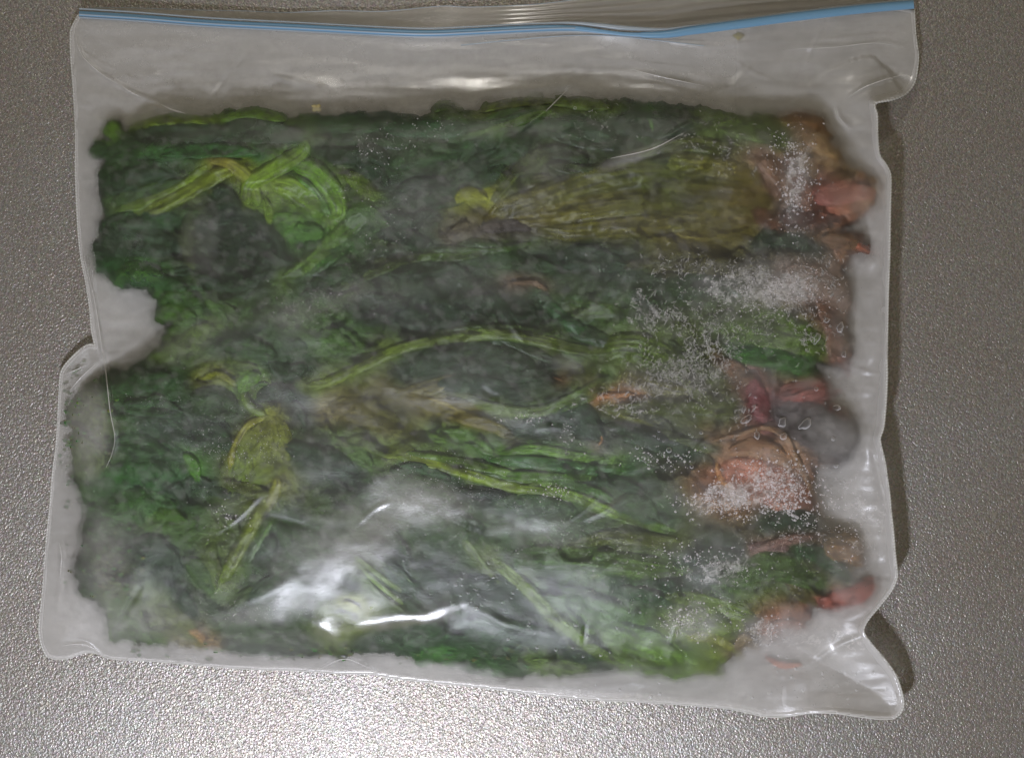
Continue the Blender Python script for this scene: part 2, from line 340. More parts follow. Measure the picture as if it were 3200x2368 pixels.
def clipped(keepD, Z, pad=0):    # grid sheet trimmed on an outline
    inside = keepD > 0
    cell = inside[:-1, :-1] | inside[1:, :-1] | inside[:-1, 1:] | inside[1:, 1:]
    X = GX.copy(); Y = GY.copy()
    return inside, cell, X, Y
def sheet(name, inside, cell, X, Y, Z, mat, parent, col=None, attrs=None, flip=False):
    used = np.zeros(X.shape, bool); used[:-1, :-1] |= cell; used[1:, :-1] |= cell; used[:-1, 1:] |= cell; used[1:, 1:] |= cell
    idx = np.full(X.shape, -1, np.int64); idx[used] = np.arange(used.sum())
    f = np.stack([idx[:-1, :-1], idx[:-1, 1:], idx[1:, 1:], idx[1:, :-1]], -1)[cell]
    if flip: f = f[:, ::-1]
    x, y, z = P(X[used], Y[used], Z[used])
    at = {k: v[used] for k, v in (attrs or {}).items()}
    return mesh(name, np.stack([x, y, z], -1), f, mat, parent, None if col is None else col[used], at)

# ------------------------------------------------------------------ counter top
v = [(-9, -9, 0), (9, -9, 0), (9, 9, 0), (-9, 9, 0)]
table = mesh("counter_top", v, [(0, 1, 2, 3)], m_table, smooth=False); table['kind'] = 'structure'

# ------------------------------------------------------------------ plastic bag
bag = empty("zip_bag", "clear hazy zip bag with a blue closure strip lying on the silver counter", "plastic bag")

# frost and haze painted on the film, some patches standing in for lamp glare: (x, y, rx, ry, angle, amount) in full view units
hz = np.full(GX.shape, .035)+.10*(fbm(GX/200, GY/120, 41, 4)-.5)
def blob(A, cx, cy, rx, ry, ang, amt, tag='V', soft=1.0):
    c = M(tag, [(cx, cy)])[0]; s = CR[tag][2]; a = math.radians(ang)
    u = ((GX-c[0])*math.cos(a)+(GY-c[1])*math.sin(a))/(rx*s); w = (-(GX-c[0])*math.sin(a)+(GY-c[1])*math.cos(a))/(ry*s)
    r = np.sqrt(u*u+w*w)+(fbm(GX/60, GY/60, int(cx+cy) % 97, 4)-.5)*.9
    return A+amt*(1-sstep(.35, 1.25, r))
haze_glare_list = [(690,665,130,32,-18,.22),(930,450,130,90,-20,.16),(1180,350,80,45,0,.22),(1375,345,75,15,-20,.55),(1120,620,200,60,0,.10),
 (930,1105,130,55,10,.30),(730,1200,190,90,-25,.26),(600,1325,170,30,-16,.28),(1190,1160,110,40,0,.22),(1400,1090,120,50,20,.16),(1870,1150,90,110,0,.30),
 (200,1240,75,160,0,.30),(300,1370,160,45,0,.30),(195,950,60,150,0,.28),(1750,560,120,80,0,.12),(440,520,40,90,0,.20),(820,640,110,60,0,.14),(1000,520,60,30,-30,.12),
 (1820,940,80,120,0,.16),(1650,820,70,40,0,.22),(1550,1200,90,30,0,.14),(1500,1350,80,40,0,.22),(1680,1370,90,40,0,.20),(1300,1300,200,30,0,.07),(900,1340,160,60,0,.14),
 (1000,800,190,70,0,.08),(660,900,80,30,0,.12),(760,960,100,25,0,.12),(300,1150,60,60,0,.12),(600,1400,260,30,0,.22),(1300,1465,300,25,0,.16),(420,740,120,50,-20,.16),(640,720,60,60,20,.16),
 (500,1120,40,30,0,.12),(1230,960,20,40,0,.16),(1130,920,50,12,10,.2),(1240,790,50,18,0,.16),(560,860,90,40,0,.08)]
for b in haze_glare_list: hz = blob(hz, *b[:5], b[5]*.42)
frost = np.zeros(GX.shape)
for b in [(1640,615,150,55,0,.34),(1730,650,80,50,0,.22),(1480,835,120,60,0,.26),(1440,700,70,50,0,.16),(1735,400,38,120,5,.42),(1685,1060,100,70,0,.34),(1570,1090,90,40,0,.30),(1860,1130,80,90,0,.42),
  (1500,1350,70,50,0,.26),(1690,1380,100,50,0,.34),(1560,1240,120,40,-20,.22),(1830,1400,90,60,0,.34),(1840,1230,70,60,0,.2),(1870,900,40,120,0,.25),(1620,700,160,60,0,.14),(1780,860,80,40,0,.2)]: hz = blob(hz, *b[:5], b[5]*.30); frost = blob(frost, *b[:5], min(b[5]*2.1, .8))
for b in [(1410,640,50,50,0,.35),(1500,560,90,30,0,.3),(690,665,140,34,-18,.4),(1500,300,150,50,-10,.28),(1620,340,60,50,0,.3),(1450,1000,90,25,10,.35),(1130,918,60,10,8,.5),(1240,950,20,40,0,.4),(480,960,160,110,0,.22),(930,1100,150,60,0,.3),(600,1325,150,40,-15,.28),(780,330,70,70,0,.25),(300,1280,140,120,0,.3),(1250,1150,150,60,0,.25),(1650,1250,160,100,0,.25),(500,1125,50,30,0,.35),(1000,280,120,50,0,.2)]: frost = blob(frost, *b)
frost = np.clip(frost, 0, .95)
sheen = np.full(GX.shape, .028)  # gloss strength painted up where the lamp highlights sit
for b in [(880,1090,90,60,0,.13),(960,1100,110,45,10,.10),(790,1170,90,70,-30,.09),(700,1240,90,60,-40,.07),(600,1310,80,40,-40,.04),(500,1350,60,18,-20,.08),(1150,1160,130,40,10,.07),(1330,1100,100,40,20,.05),(715,1372,34,24,0,.22),(860,1358,120,13,-8,.34),(960,1335,60,9,-18,.2),(610,1290,90,50,-20,-.03),(1280,1270,130,90,0,-.022),(1080,1290,110,60,0,-.02)]: sheen = blob(sheen, *b)
sheen = sheen*(.45+1.1*fbm(GX/34, GY/22, 63, 4))
for b in [(1150,188,250,20,0,.16),(1020,178,70,9,0,.16),(370,240,60,16,20,.12),(700,175,60,12,10,.10),(1400,200,80,20,10,.06)]: sheen = blob(sheen, *b)
for b in [(880,1090,110,70,0,.10),(760,1200,140,90,-35,.10),(600,1330,140,40,-15,.05),(230,1200,60,150,0,.10),(260,1350,130,50,0,.10),(1830,950,70,60,0,.22),(1850,700,50,120,0,.12),(1880,430,60,60,0,.14),(1860,1280,70,50,0,.16),(1740,1360,70,40,0,.2),(190,930,50,120,0,.20),(1150,185,260,30,0,.12)]: hz = blob(hz, *b)  # some patches paint lamp glare and the top highlight band as haze
mot = fbm(GX/26, GY/20, 45, 4); hz = hz+.07*sstep(.5, .75, mot)*mb2
out_g = sstep(10, -30, Dc)             # empty parts of the bag: milkier, two films face to face
hz = hz*(1-out_g)+out_g*(.28+.12*np.exp(-np.maximum(-Dc0, 0)/90.)+.22*(fbm(GX/90, GY/40, 47, 4)-.5)+.6*np.maximum(hz-.05, 0))  # haze also raised beside the greens to lighten their shade
hz = hz+.08*np.exp(-np.maximum(D, 0)/7.)
soft = np.clip(.36+.8*(fbm(GX/170, GY/110, 51, 3)-.45), .08, .85)
for b in [(520,330,200,60,0,-.3),(640,400,140,60,0,-.5),(1000,1030,200,60,8,-.4),(500,960,160,120,0,-.3),(1550,450,200,100,0,.5),(1830,440,80,80,0,.5),(1000,700,260,60,0,.4),(850,930,200,60,0,.3),(480,520,140,80,0,.3),(1850,1280,90,60,0,.5),(1820,950,80,80,0,.5)]:
    soft = blob(soft, *b)
soft = np.clip(soft-.3*sstep(420, 330, GY)*(GX<2300), .03, .85)
matte = np.clip(.35+.5*(fbm(GX/90, GY/70, 61, 3)-.5)+.5*(mb2), .1, .92)
for b in [(850,1350,180,60,0,-.6),(1100,150,900,130,0,-.5),(250,180,200,120,0,-.6)]: matte = blob(matte, *b)
matte = np.clip(matte, .05, .95)

inside, cell, X, Y = clipped(D, None)
X = np.where(inside, X, NX); Y = np.where(inside, Y, NY)
Zf = np.where(inside, F0, E)
sheet("front_film", inside, cell, X, Y, Zf, m_front, bag, attrs={'haze': np.clip(hz, .02, .95), 'frost': frost, 'sheen': np.clip(sheen, .03, .5), 'soft': soft, 'matte': matte})
Zb = np.where(inside, E*np.exp(-(np.maximum(D, 0)/70.)**1.3)+.005, E-.001)
sheet("back_film", inside, cell, X, Y, Zb, m_back, bag, flip=True)

def tube(name, path, zs, rad, mat, parent, ns=8, flat=1.0, col=None):
    n = len(path); t = np.gradient(path, axis=0); t /= np.linalg.norm(t, axis=1)[:, None]+1e-9
    nn = np.stack([-t[:, 1], t[:, 0]], -1); V = []
    rad = np.broadcast_to(np.asarray(rad, float), (n,))
    for k in range(ns):
        a = 2*math.pi*k/ns
        px = path[:, 0]+nn[:, 0]*math.cos(a)*rad; py = path[:, 1]+nn[:, 1]*math.cos(a)*rad
        z = zs+math.sin(a)*rad/1000*flat
        V.append(np.stack(P(px, py, z), -1))
    V = np.stack(V, 1)                      # n, ns, 3
    i = np.arange(n-1)[:, None]*ns; j = np.arange(ns)[None, :]; j2 = (j+1) % ns
    F = np.stack([i+j, i+j2, i+ns+j2, i+ns+j], -1).reshape(-1, 4)
    return mesh(name, V.reshape(-1, 3), F, mat, parent, col)
def zat(path, off=0.0):
    Dn = [samp(E, path[:, 0], path[:, 1])]; return Dn[0]+off
for pts in (left_side, right_side):         # welded, beaded seams
    p = spline(pts, 1400 if pts is right_side else 1200)
    L = np.r_[0, np.cumsum(np.linalg.norm(np.diff(p, axis=0), axis=1))]
    r = 2.4+1.7*np.abs(np.sin(L/9.5*math.pi))+.8*np.sin(L*.013)
    if pts is left_side: r = r*.82
    o = tube("side_seam", p, zat(p), r, m_seam, bag, ns=6)
p = spline(bottom_side, 300)
tube("bottom_fold", p, zat(p), 1.8+.9*vn(np.linspace(0, 30, 300), np.zeros(300), 3), m_seam, bag, ns=6)

for (tag, pts, rd) in [('A',[(258,225),(262,265),(290,322),(335,372),(380,410),(435,450),(492,482)],2.0),('A',[(520,498),(570,530),(625,558)],2.6),('A',[(740,600),(800,628),(880,652)],3.0),
   ('C',[(1190,570),(1230,535),(1290,500),(1360,472),(1430,450),(1530,425)],1.9),('D',[(330,0),(400,300),(440,560),(470,750),(495,980),(525,1150),(505,1260),(470,1340)],1.7),
   ('S',[(1000,2090),(1045,2066),(1078,2058),(1110,2066),(1190,2104)],1.8),('B',[(1230,300),(1310,220),(1390,140)],1.6),('B',[(1640,600),(1900,540),(2100,440)],2.0),('D',[(215,750),(350,690)],1.8),
   ('D',[(240,850),(330,750),(440,650)],1.6),('G',[(330,888),(420,878),(500,900),(565,945)],1.8),('G',[(318,330),(330,420),(322,520)],1.4),('B',[(1760,30),(1950,80),(2233,140)],1.6),('C',[(1120,620),(1140,670),(1200,735)],1.6),
   ('H',[(1960,640),(2000,690),(2060,760),(2110,850)],1.7),('F',[(1530,1000),(1560,1150),(1590,1350)],1.5),('C',[(820,285),(1100,272),(1350,248),(1530,278)],1.5)]:
    q = spline(M(tag, pts), 90); tt_ = np.linspace(0, 1, 90)
    tube("film_crease", q, samp(F0, q[:, 0], q[:, 1])+.0006, rd*(.25+.75*np.sin(np.pi*tt_))*(.7+.6*vn(tt_*9, tt_*0, 9)), m_crease, bag, ns=6, flat=.8)

# zip closure
zp = spline(zip_line, 320); zn = samp(E, zp[:, 0], zp[:, 1]+12)+.006
strip = empty("closure", "", ""); del strip['label']; del strip['category']; strip.parent = bag; strip.name = "zip_closure"
wob = 1+.12*np.sin(np.linspace(0, 14, 320))
tw = np.exp(-((zp[:, 0]-1930)/140)**2)      # where the strip rolls over and shows its pale side
off = zp.copy(); off[:, 1] += 7*tw
tube("blue_strip", off, zn+.004, (8.0+3.2*(zp[:, 0] > 2000)+2*sstep(300, 1200, zp[:, 0]))*(1-.42*tw), m_blue, strip, ns=12, flat=.7)
o2 = zp.copy(); o2[:, 1] += 11.5; tube("guide_ridge", o2, zn+.001, 3.0, m_pale, strip, ns=8)
o3 = zp.copy(); o3[:, 1] -= 15-3*tw; tube("guide_ridge", o3, zn+.001, 2.6+5*tw, m_pale, strip, ns=8)
o4 = zp.copy(); o4[:, 1] += 3.0; tube("groove_ridge", o4[:190], zn[:190]+.013, 2.4, m_pale, strip, ns=6)
o5 = spline([(1440,142),(1600,126),(1780,112),(1920,114),(2060,128),(2200,144)], 120)
tube("guide_ridge", o5, samp(F0, o5[:, 0], o5[:, 1])+.002, 1.8, m_pale, strip, ns=6)

# open lip above the zip
lip_top = spline([(250,30),(330,25),(430,26),(600,32),(760,35),(890,40),(1050,34),(1200,36),(1379,20),(1469,23),(1648,16),(1782,2),(1900,-14),(2200,-70),(2600,-70),(2856,-14)], 200)
lip_bot = np.stack([np.interp(np.linspace(0, 1, 200), np.linspace(0, 1, 320), zp[:, k]) for k in (0, 1)], -1)
nr = 22; V = []
for k in range(nr):
    t = k/(nr-1); q = lip_bot*(1-t)+lip_top*t
    z = .040*(1-t)+.016*t+.004*np.sin(q[:, 0]/210)+.0035*np.sin(t*34+q[:, 0]/400)*sstep(1500, 2000, q[:, 0])
    V.append(np.stack(P(q[:, 0], q[:, 1]-2*(1-t), z), -1))
V = np.stack(V, 0).reshape(-1, 3)
mesh("lip_film", V, gridfaces(nr, 200), m_flap, bag)
tube("lip_edge", lip_top, .016+.004*np.sin(lip_top[:, 0]/210), 1.4, m_pale, bag, ns=6)

# ------------------------------------------------------------------ frozen greens
greens = empty("frozen_greens", "frozen clump of dark green leaves, pale stems and pink roots inside the zip bag", "frozen vegetables")
gap = .006+.030*sstep(.35, .75, fbm(GX/150, GY/100, 71, 3))+.02*(soft > .6)
crink = (ridged(GX/46, GY/40, 72, 3)-.6)*.018+(fbm(GX/14, GY/14, 73, 2)-.5)*.007
Bz = F0-gap-.014+np.minimum(crink, .004)
edge = .015+.026*np.sqrt(np.maximum(Dc, 0))
Bz = np.where(Dc > 0, np.minimum(Bz, edge+.004*(crink/.018)), .008)
Bz = np.clip(Bz, .008, None)
TOP = np.maximum(Bz, .012)

# every stroke: (crop, kind, points, width, colour, colour at the far end or None)
S = []
def st(tag, kind, pts, w, c, c2=None): S.append((M(tag, pts), kind, w*CR[tag][2], c, c2))
L_, T_, R_ = 'leaf', 'stem', 'root'
for a in [
 ('A',L_,[(440,800),(455,740),(490,695)],85,(92,128,50)),('A',L_,[(330,900),(390,860),(430,850)],95,(62,95,48)),('A',L_,[(560,735),(800,690),(1060,700)],75,(108,135,60)),
 ('A',L_,[(1080,690),(1250,650),(1470,690)],80,(92,125,55)),('A',L_,[(560,800),(800,760),(1150,770)],180,(42,70,44)),('A',L_,[(1050,790),(1300,740),(1560,800)],170,(42,74,50)),
 ('A',L_,[(400,900),(640,850),(950,880)],150,(58,90,50)),('A',L_,[(700,880),(1000,860),(1300,880)],110,(56,92,48)),('A',L_,[(390,1080),(560,1040),(800,1010)],170,(46,76,58)),
 ('A',L_,[(450,1160),(700,1090),(900,1040)],110,(66,92,52)),('A',L_,[(340,1430),(560,1370),(860,1420)],230,(42,66,52)),('A',L_,[(420,1280),(620,1260),(900,1270)],150,(52,82,56)),
 ('A',L_,[(460,1600),(600,1560),(760,1600)],140,(66,102,50)),('A',L_,[(980,1330),(1200,1340),(1450,1480)],330,(38,58,48)),('A',L_,[(1040,1060),(1120,1160),(1180,1290)],150,(38,62,46)),
 ('A',L_,[(920,1200),(890,1380),(930,1560)],120,(98,96,84)),('A',L_,[(1490,1330),(1570,1330),(1680,1350)],130,(78,122,54)),('A',L_,[(1560,1400),(1700,1420),(1800,1400)],110,(62,98,50)),
 ('A',L_,[(1790,1000),(1900,1060),(1970,1130)],120,(92,118,48)),('A',L_,[(1650,860),(1800,900),(1990,860)],120,(40,62,46)),('A',L_,[(1700,740),(1850,720),(1990,740)],110,(56,86,44)),
 ('A',L_,[(1850,940),(1960,1000),(2040,1080)],160,(36,56,44)),('A',L_,[(1780,1240),(1900,1220),(2040,1290)],150,(70,98,44)),
 ('A',T_,[(560,1250),(760,1170),(930,1080),(1080,1000),(1200,960)],90,(92,112,52),(118,140,48)),('A',T_,[(480,1210),(700,1150),(900,1050),(1000,950)],70,(80,104,50),(112,138,52)),
 ('A',T_,[(1030,930),(1110,935),(1200,990),(1260,1060),(1300,1180)],70,(150,144,62),(100,135,48)),
 ('A',T_,[(1225,1180),(1245,1070),(1340,1000),(1450,940),(1550,870),(1575,800)],85,(108,140,44),(96,128,40)),
 ('A',T_,[(1500,945),(1620,985),(1710,1080),(1765,1190),(1740,1290)],100,(92,135,46),(112,156,66)),('A',T_,[(1370,1050),(1470,1070),(1580,1140),(1680,1240)],120,(118,148,88),(98,140,60)),
 ('A',T_,[(1480,1000),(1580,1060),(1660,1160),(1720,1280)],50,(74,112,42)),
 ('A',T_,[(1440,1590),(1560,1530),(1700,1410),(1850,1280),(1990,1170)],90,(88,120,40),(70,100,42)),('A',T_,[(1560,1580),(1720,1480),(1860,1350)],60,(64,98,40)),
 ('B',L_,[(500,300),(600,262),(710,300)],80,(78,102,50)),('B',L_,[(800,305),(1000,250),(1300,235)],70,(98,118,58)),('B',L_,[(1250,250),(1450,250),(1650,280)],80,(84,104,60)),
 ('B',T_,[(600,500),(850,430),(1060,360),(1230,300)],60,(60,92,38),(92,126,48)),('B',T_,[(700,420),(900,380),(1150,300)],50,(44,80,36)),
 ('B',L_,[(-60,380),(150,370),(450,360)],130,(52,76,38)),('B',L_,[(230,430),(480,420),(780,440)],140,(54,92,76)),('B',L_,[(250,650),(450,560),(700,560)],180,(58,86,50)),
 ('B',L_,[(30,600),(120,560),(230,640)],160,(30,54,44)),('B',L_,[(480,900),(760,720),(1000,560)],260,(82,84,84)),('B',L_,[(850,640),(1000,560),(1150,450)],150,(86,92,84)),
 ('B',L_,[(1000,700),(1150,620),(1280,540)],150,(112,108,100)),('B',L_,[(650,880),(730,820),(860,860)],110,(140,156,68)),('B',L_,[(600,1100),(680,1050),(750,1010)],80,(112,106,82)),
 ('B',L_,[(1230,420),(1400,400),(1650,480)],170,(56,78,50)),('B',L_,[(1180,560),(1350,560),(1500,620)],120,(64,76,50)),('B',L_,[(1660,400),(1850,380),(2080,430)],200,(34,60,48)),
 ('B',T_,[(1870,300),(1900,380),(1900,450)],34,(72,112,62)),('B',L_,[(280,800),(450,760),(640,780)],110,(52,72,52)),('B',L_,[(200,950),(330,1000),(500,940)],110,(48,66,48)),
 ('B',L_,[(150,1080),(350,1100),(520,1160)],130,(58,72,54)),('B',L_,[(200,1330),(500,1290),(760,1340)],140,(62,66,62)),('B',L_,[(800,1050),(1000,1020),(1150,1050)],110,(84,78,74)),
 ('B',L_,[(1300,1250),(1500,1230),(1750,1290)],190,(58,60,56)),('B',L_,[(700,1250),(1000,1240),(1300,1300)],130,(62,82,56)),('B',L_,[(1000,1390),(1150,1390),(1250,1440)],45,(112,90,66)),
 ('B',T_,[(840,1000),(1150,880),(1500,760),(1850,700),(2250,700)],170,(96,98,62),(82,98,34)),('B',T_,[(880,980),(1250,950),(1700,880),(2260,860)],170,(108,108,66),(92,104,36)),
 ('B',T_,[(1080,1030),(1400,1060),(1750,1030),(2250,1010)],130,(86,92,44),(104,106,38)),('B',T_,[(1250,640),(1600,700),(1950,640),(2233,560)],90,(62,76,36),(66,86,30)),
 ('B',T_,[(0,1390),(180,1310),(420,1230),(700,1220),(1000,1170)],60,(84,108,48),(70,96,50)),('B',T_,[(380,1210),(600,1180),(900,1190),(1150,1130)],50,(70,98,52)),
 ('B',T_,[(1260,1490),(1450,1540),(1700,1570)],120,(60,86,34)),
 ('B',L_,[(950,960),(1500,880),(2300,850)],330,(84,92,46),(92,104,38)),('C',L_,[(0,1130),(300,1150),(700,1180)],330,(84,100,38),(124,114,50)),
 ('C',L_,[(430,720),(600,740),(800,800)],150,(84,108,36)),('C',T_,[(50,960),(300,960),(640,1020)],150,(86,106,38),(124,112,52)),('C',T_,[(40,1080),(330,1120),(660,1150)],150,(84,104,36),(122,104,50)),
 ('C',T_,[(60,1240),(330,1280),(620,1240)],150,(98,108,38),(130,118,48)),('C',L_,[(150,1330),(400,1350),(650,1320)],70,(110,110,48)),('C',R_,[(870,660),(950,690),(1040,740)],80,(134,98,58)),
 ('C',R_,[(930,740),(1040,840),(1190,980)],110,(156,128,92),(164,134,84)),('C',R_,[(850,960),(930,1080),(980,1240)],150,(128,92,76)),('C',R_,[(700,900),(800,1050),(860,1150)],170,(142,112,90)),
 ('C',R_,[(950,1130),(1100,1120),(1250,1110),(1350,1120)],150,(160,92,84),(206,140,112)),('C',R_,[(1060,1200),(1200,1190),(1340,1160)],90,(186,110,88),(190,148,104)),('C',R_,[(1330,1050),(1370,1110),(1360,1180)],60,(178,146,106)),
 ('C',R_,[(820,1270),(930,1220),(1020,1250)],130,(82,54,46)),('C',R_,[(1040,1370),(1150,1380),(1260,1410)],100,(128,96,66)),('C',R_,[(1230,1400),(1290,1430),(1350,1445)],60,(152,88,64)),
 ('C',L_,[(680,1390),(850,1380),(1010,1420)],110,(58,64,58)),('C',R_,[(640,1200),(720,1260),(820,1300)],90,(120,86,64)),
 ('D',L_,[(420,20),(560,100),(680,190)],150,(46,84,62)),('D',L_,[(640,110),(800,160),(1000,210)],130,(56,88,52)),('D',L_,[(810,400),(880,370),(1050,400)],150,(74,108,54)),('D',L_,[(820,250),(950,250),(1100,320)],130,(66,98,50)),
 ('D',L_,[(1000,80),(1300,120),(1500,80)],220,(50,62,54)),('D',L_,[(820,620),(960,560),(1150,430)],140,(84,110,58)),('D',L_,[(500,840),(680,790),(900,770)],170,(56,84,48)),('D',L_,[(560,960),(740,960),(960,1000)],160,(58,84,54)),
 ('D',T_,[(1070,790),(1190,750),(1300,820)],55,(118,132,60)),('D',L_,[(1310,870),(1370,790),(1450,750)],110,(90,128,62)),('D',L_,[(720,1000),(850,1030),(1000,1150)],220,(40,70,42)),
 ('D',L_,[(1290,1460),(1400,1330),(1510,1150),(1520,1010)],380,(84,108,46),(112,124,44)),('D',T_,[(1340,840),(1370,940),(1480,1010)],60,(92,118,56)),('D',T_,[(1275,1400),(1270,1250),(1360,1080),(1500,1010)],46,(126,134,48)),
 ('D',L_,[(1000,960),(1130,920),(1310,1000)],220,(62,80,52)),('D',L_,[(1050,1100),(1180,1120),(1260,1230)],130,(58,76,50)),
 ('D',T_,[(1740,820),(1900,790),(2100,690),(2260,600)],56,(104,126,52),(96,118,56)),('D',L_,[(1830,470),(1920,540),(2050,600)],170,(74,106,58)),('D',L_,[(1180,560),(1350,560),(1560,640)],150,(92,98,90)),
 ('D',L_,[(430,1430),(650,1390),(940,1420)],230,(58,96,60)),('D',L_,[(960,1250),(1020,1320),(1060,1440)],90,(78,120,62)),('D',L_,[(1900,940),(2050,980),(2260,1060)],140,(108,112,54)),
 ('D',L_,[(500,1180),(700,1200),(900,1280)],150,(60,88,58)),('D',L_,[(300,860),(380,980),(440,1150)],190,(112,120,100)),('D',L_,[(270,1150),(380,1230),(400,1370)],170,(110,118,100)),
 ('D',L_,[(970,1510),(1010,1440),(1150,1450)],120,(34,48,44)),('D',L_,[(1250,1440),(1400,1480),(1520,1520)],110,(84,96,64)),('D',T_,[(1560,1400),(1540,1500),(1480,1620)],70,(110,120,44)),
 ('D',L_,[(1600,1200),(1750,1250),(1900,1300)],150,(50,62,48)),('D',L_,[(1950,1180),(2050,1230),(2160,1340)],130,(76,106,46)),('D',L_,[(1650,920),(1700,980),(1740,1080)],70,(26,36,34)),
 ('D',L_,[(1420,900),(1540,860),(1680,900)],120,(60,66,60)),('D',L_,[(1500,680),(1620,740),(1750,700)],130,(50,74,50)),('D',L_,[(1750,200),(1900,130),(2100,60)],120,(90,94,86)),
 ('E',T_,[(-40,640),(250,510),(500,390),(800,320),(1100,290),(1400,330),(1700,400),(2000,380)],80,(100,124,56),(84,104,44)),('E',T_,[(500,400),(800,280),(1150,250),(1450,290),(1700,370)],44,(70,92,52)),
 ('E',T_,[(1380,40),(1500,150),(1700,310)],90,(54,88,52)),('E',T_,[(1480,70),(1650,130),(1900,140)],120,(74,96,42)),('E',L_,[(550,520),(900,440),(1450,560)],260,(46,60,54)),('E',L_,[(700,620),(1000,600),(1250,640)],140,(44,60,52)),
 ('E',L_,[(300,120),(650,180),(1000,160)],200,(56,64,58)),('E',L_,[(900,60),(1150,120),(1400,160)],170,(54,66,56)),('E',T_,[(400,640),(620,710),(850,800),(1100,880),(1230,950)],90,(96,98,50),(98,92,44)),
 ('E',T_,[(600,690),(760,740),(950,830)],60,(142,140,42)),('E',T_,[(40,770),(250,780),(500,860)],140,(112,110,60),(92,102,54)),('E',T_,[(900,660),(1080,760),(1350,790),(1580,710),(1830,560)],70,(92,112,58),(76,104,48)),
 ('E',T_,[(1300,800),(1550,760),(1800,650)],60,(72,96,50)),('E',L_,[(1230,930),(1350,860),(1480,900)],150,(28,42,36)),('E',L_,[(1480,840),(1620,800),(1800,960)],200,(42,64,50)),
 ('E',T_,[(470,1060),(740,1120),(1000,1200),(1250,1270),(1470,1290)],70,(120,142,66),(104,130,60)),('E',T_,[(500,1040),(800,1090),(1100,1150),(1350,1230)],60,(88,120,50),(84,112,48)),
 ('E',T_,[(760,920),(950,950),(1100,1050)],90,(78,112,54)),('E',T_,[(1130,1050),(1350,1020),(1600,1060),(1870,1110)],60,(84,122,54),(100,140,50)),('E',T_,[(1080,1090),(1400,1110),(1700,1150),(1960,1160)],80,(58,96,44)),
 ('E',T_,[(1000,1180),(1300,1190),(1600,1200),(1900,1190)],60,(80,118,50)),('E',T_,[(1430,1270),(1650,1330),(1800,1400),(1950,1470)],70,(96,128,56),(110,146,66)),('E',T_,[(1500,1220),(1720,1280),(1880,1360)],60,(70,108,50)),
 ('E',L_,[(130,1010),(260,970),(420,1060)],110,(84,106,50)),('E',L_,[(20,1000),(100,1100),(230,1180)],160,(50,60,46)),('E',L_,[(880,1280),(1000,1330),(1180,1320)],110,(22,34,32)),
 ('E',L_,[(1060,1380),(1300,1370),(1650,1440)],190,(76,92,82)),('E',L_,[(1200,1540),(1400,1500),(1650,1560)],160,(88,112,110)),('E',L_,[(320,1280),(600,1300),(900,1420)],260,(88,100,100)),
 ('E',L_,[(500,1130),(650,1140),(830,1210)],80,(64,86,84)),('E',L_,[(1650,1210),(1850,1220),(2050,1290)],120,(60,82,82)),('E',L_,[(1850,1400),(1980,1380),(2150,1480)],180,(78,98,98)),
 ('E',R_,[(1740,700),(1850,680),(2010,680)],44,(186,126,72)),('E',R_,[(1480,565),(1540,585)],18,(130,100,66)),('E',T_,[(1770,920),(1790,960),(1765,1000)],20,(150,110,70)),
 ('F',L_,[(640,420),(900,420),(1250,520)],260,(86,112,72)),('F',L_,[(700,560),(900,580),(1150,620)],140,(64,104,50)),('F',T_,[(-40,540),(150,520),(400,620)],150,(84,106,40)),('F',L_,[(200,250),(420,180),(700,160)],160,(68,84,62)),
 ('F',L_,[(330,60),(600,60),(900,90)],130,(80,84,46)),('F',R_,[(1000,110),(1180,140),(1350,220)],190,(148,124,108)),('F',R_,[(1200,260),(1290,420),(1300,640)],110,(126,94,76)),
 ('F',R_,[(1310,560),(1360,620),(1380,700)],70,(136,96,80)),('F',R_,[(640,590),(740,660),(860,740)],110,(116,86,60)),('F',R_,[(820,680),(860,820),(900,960)],140,(124,66,68)),
 ('F',R_,[(1040,820),(1150,800),(1270,770)],76,(166,98,90)),('F',R_,[(1300,790),(1325,760)],26,(160,50,52)),('F',L_,[(950,900),(1150,960),(1380,1110)],330,(84,78,78)),
 ('F',R_,[(600,1060),(760,1020),(900,985),(1010,1030),(1070,1140),(1130,1260),(1200,1420),(1280,1570)],38,(146,112,80),(168,134,98)),('F',R_,[(640,1230),(850,1280),(1150,1420)],240,(176,112,84)),
 ('F',R_,[(690,1120),(850,1100),(1020,1150)],130,(150,112,78)),('F',R_,[(620,1180),(660,1290),(780,1340)],44,(198,140,76)),('F',T_,[(-30,980),(250,1060),(600,1180)],100,(50,64,28)),
 ('F',T_,[(0,880),(300,860),(660,900)],80,(78,92,52)),('F',T_,[(300,1000),(450,1080),(620,1110)],70,(70,84,34)),('F',L_,[(980,1520),(1080,1490),(1200,1520)],110,(38,54,46)),
 ('F',L_,[(420,700),(560,820),(700,860)],110,(84,98,50)),('F',L_,[(480,520),(540,640),(620,700)],120,(80,96,56)),
 ('G',L_,[(560,160),(750,130),(960,170)],220,(62,96,46)),('G',L_,[(780,240),(900,210),(1020,260)],170,(74,106,48)),('G',T_,[(1470,30),(1410,150),(1310,330),(1180,560)],70,(112,128,48),(96,118,56)),
 ('G',T_,[(1490,120),(1430,260),(1330,440)],50,(72,100,40)),('G',L_,[(1150,330),(1120,460),(1150,600)],110,(84,106,54)),('G',L_,[(720,330),(850,380),(960,480)],180,(42,60,58)),
 ('G',L_,[(1380,430),(1430,360),(1480,300)],110,(36,48,44)),('G',L_,[(430,440),(460,500),(500,530)],70,(60,80,54)),('G',L_,[(560,470),(600,520),(660,560)],80,(82,98,66)),
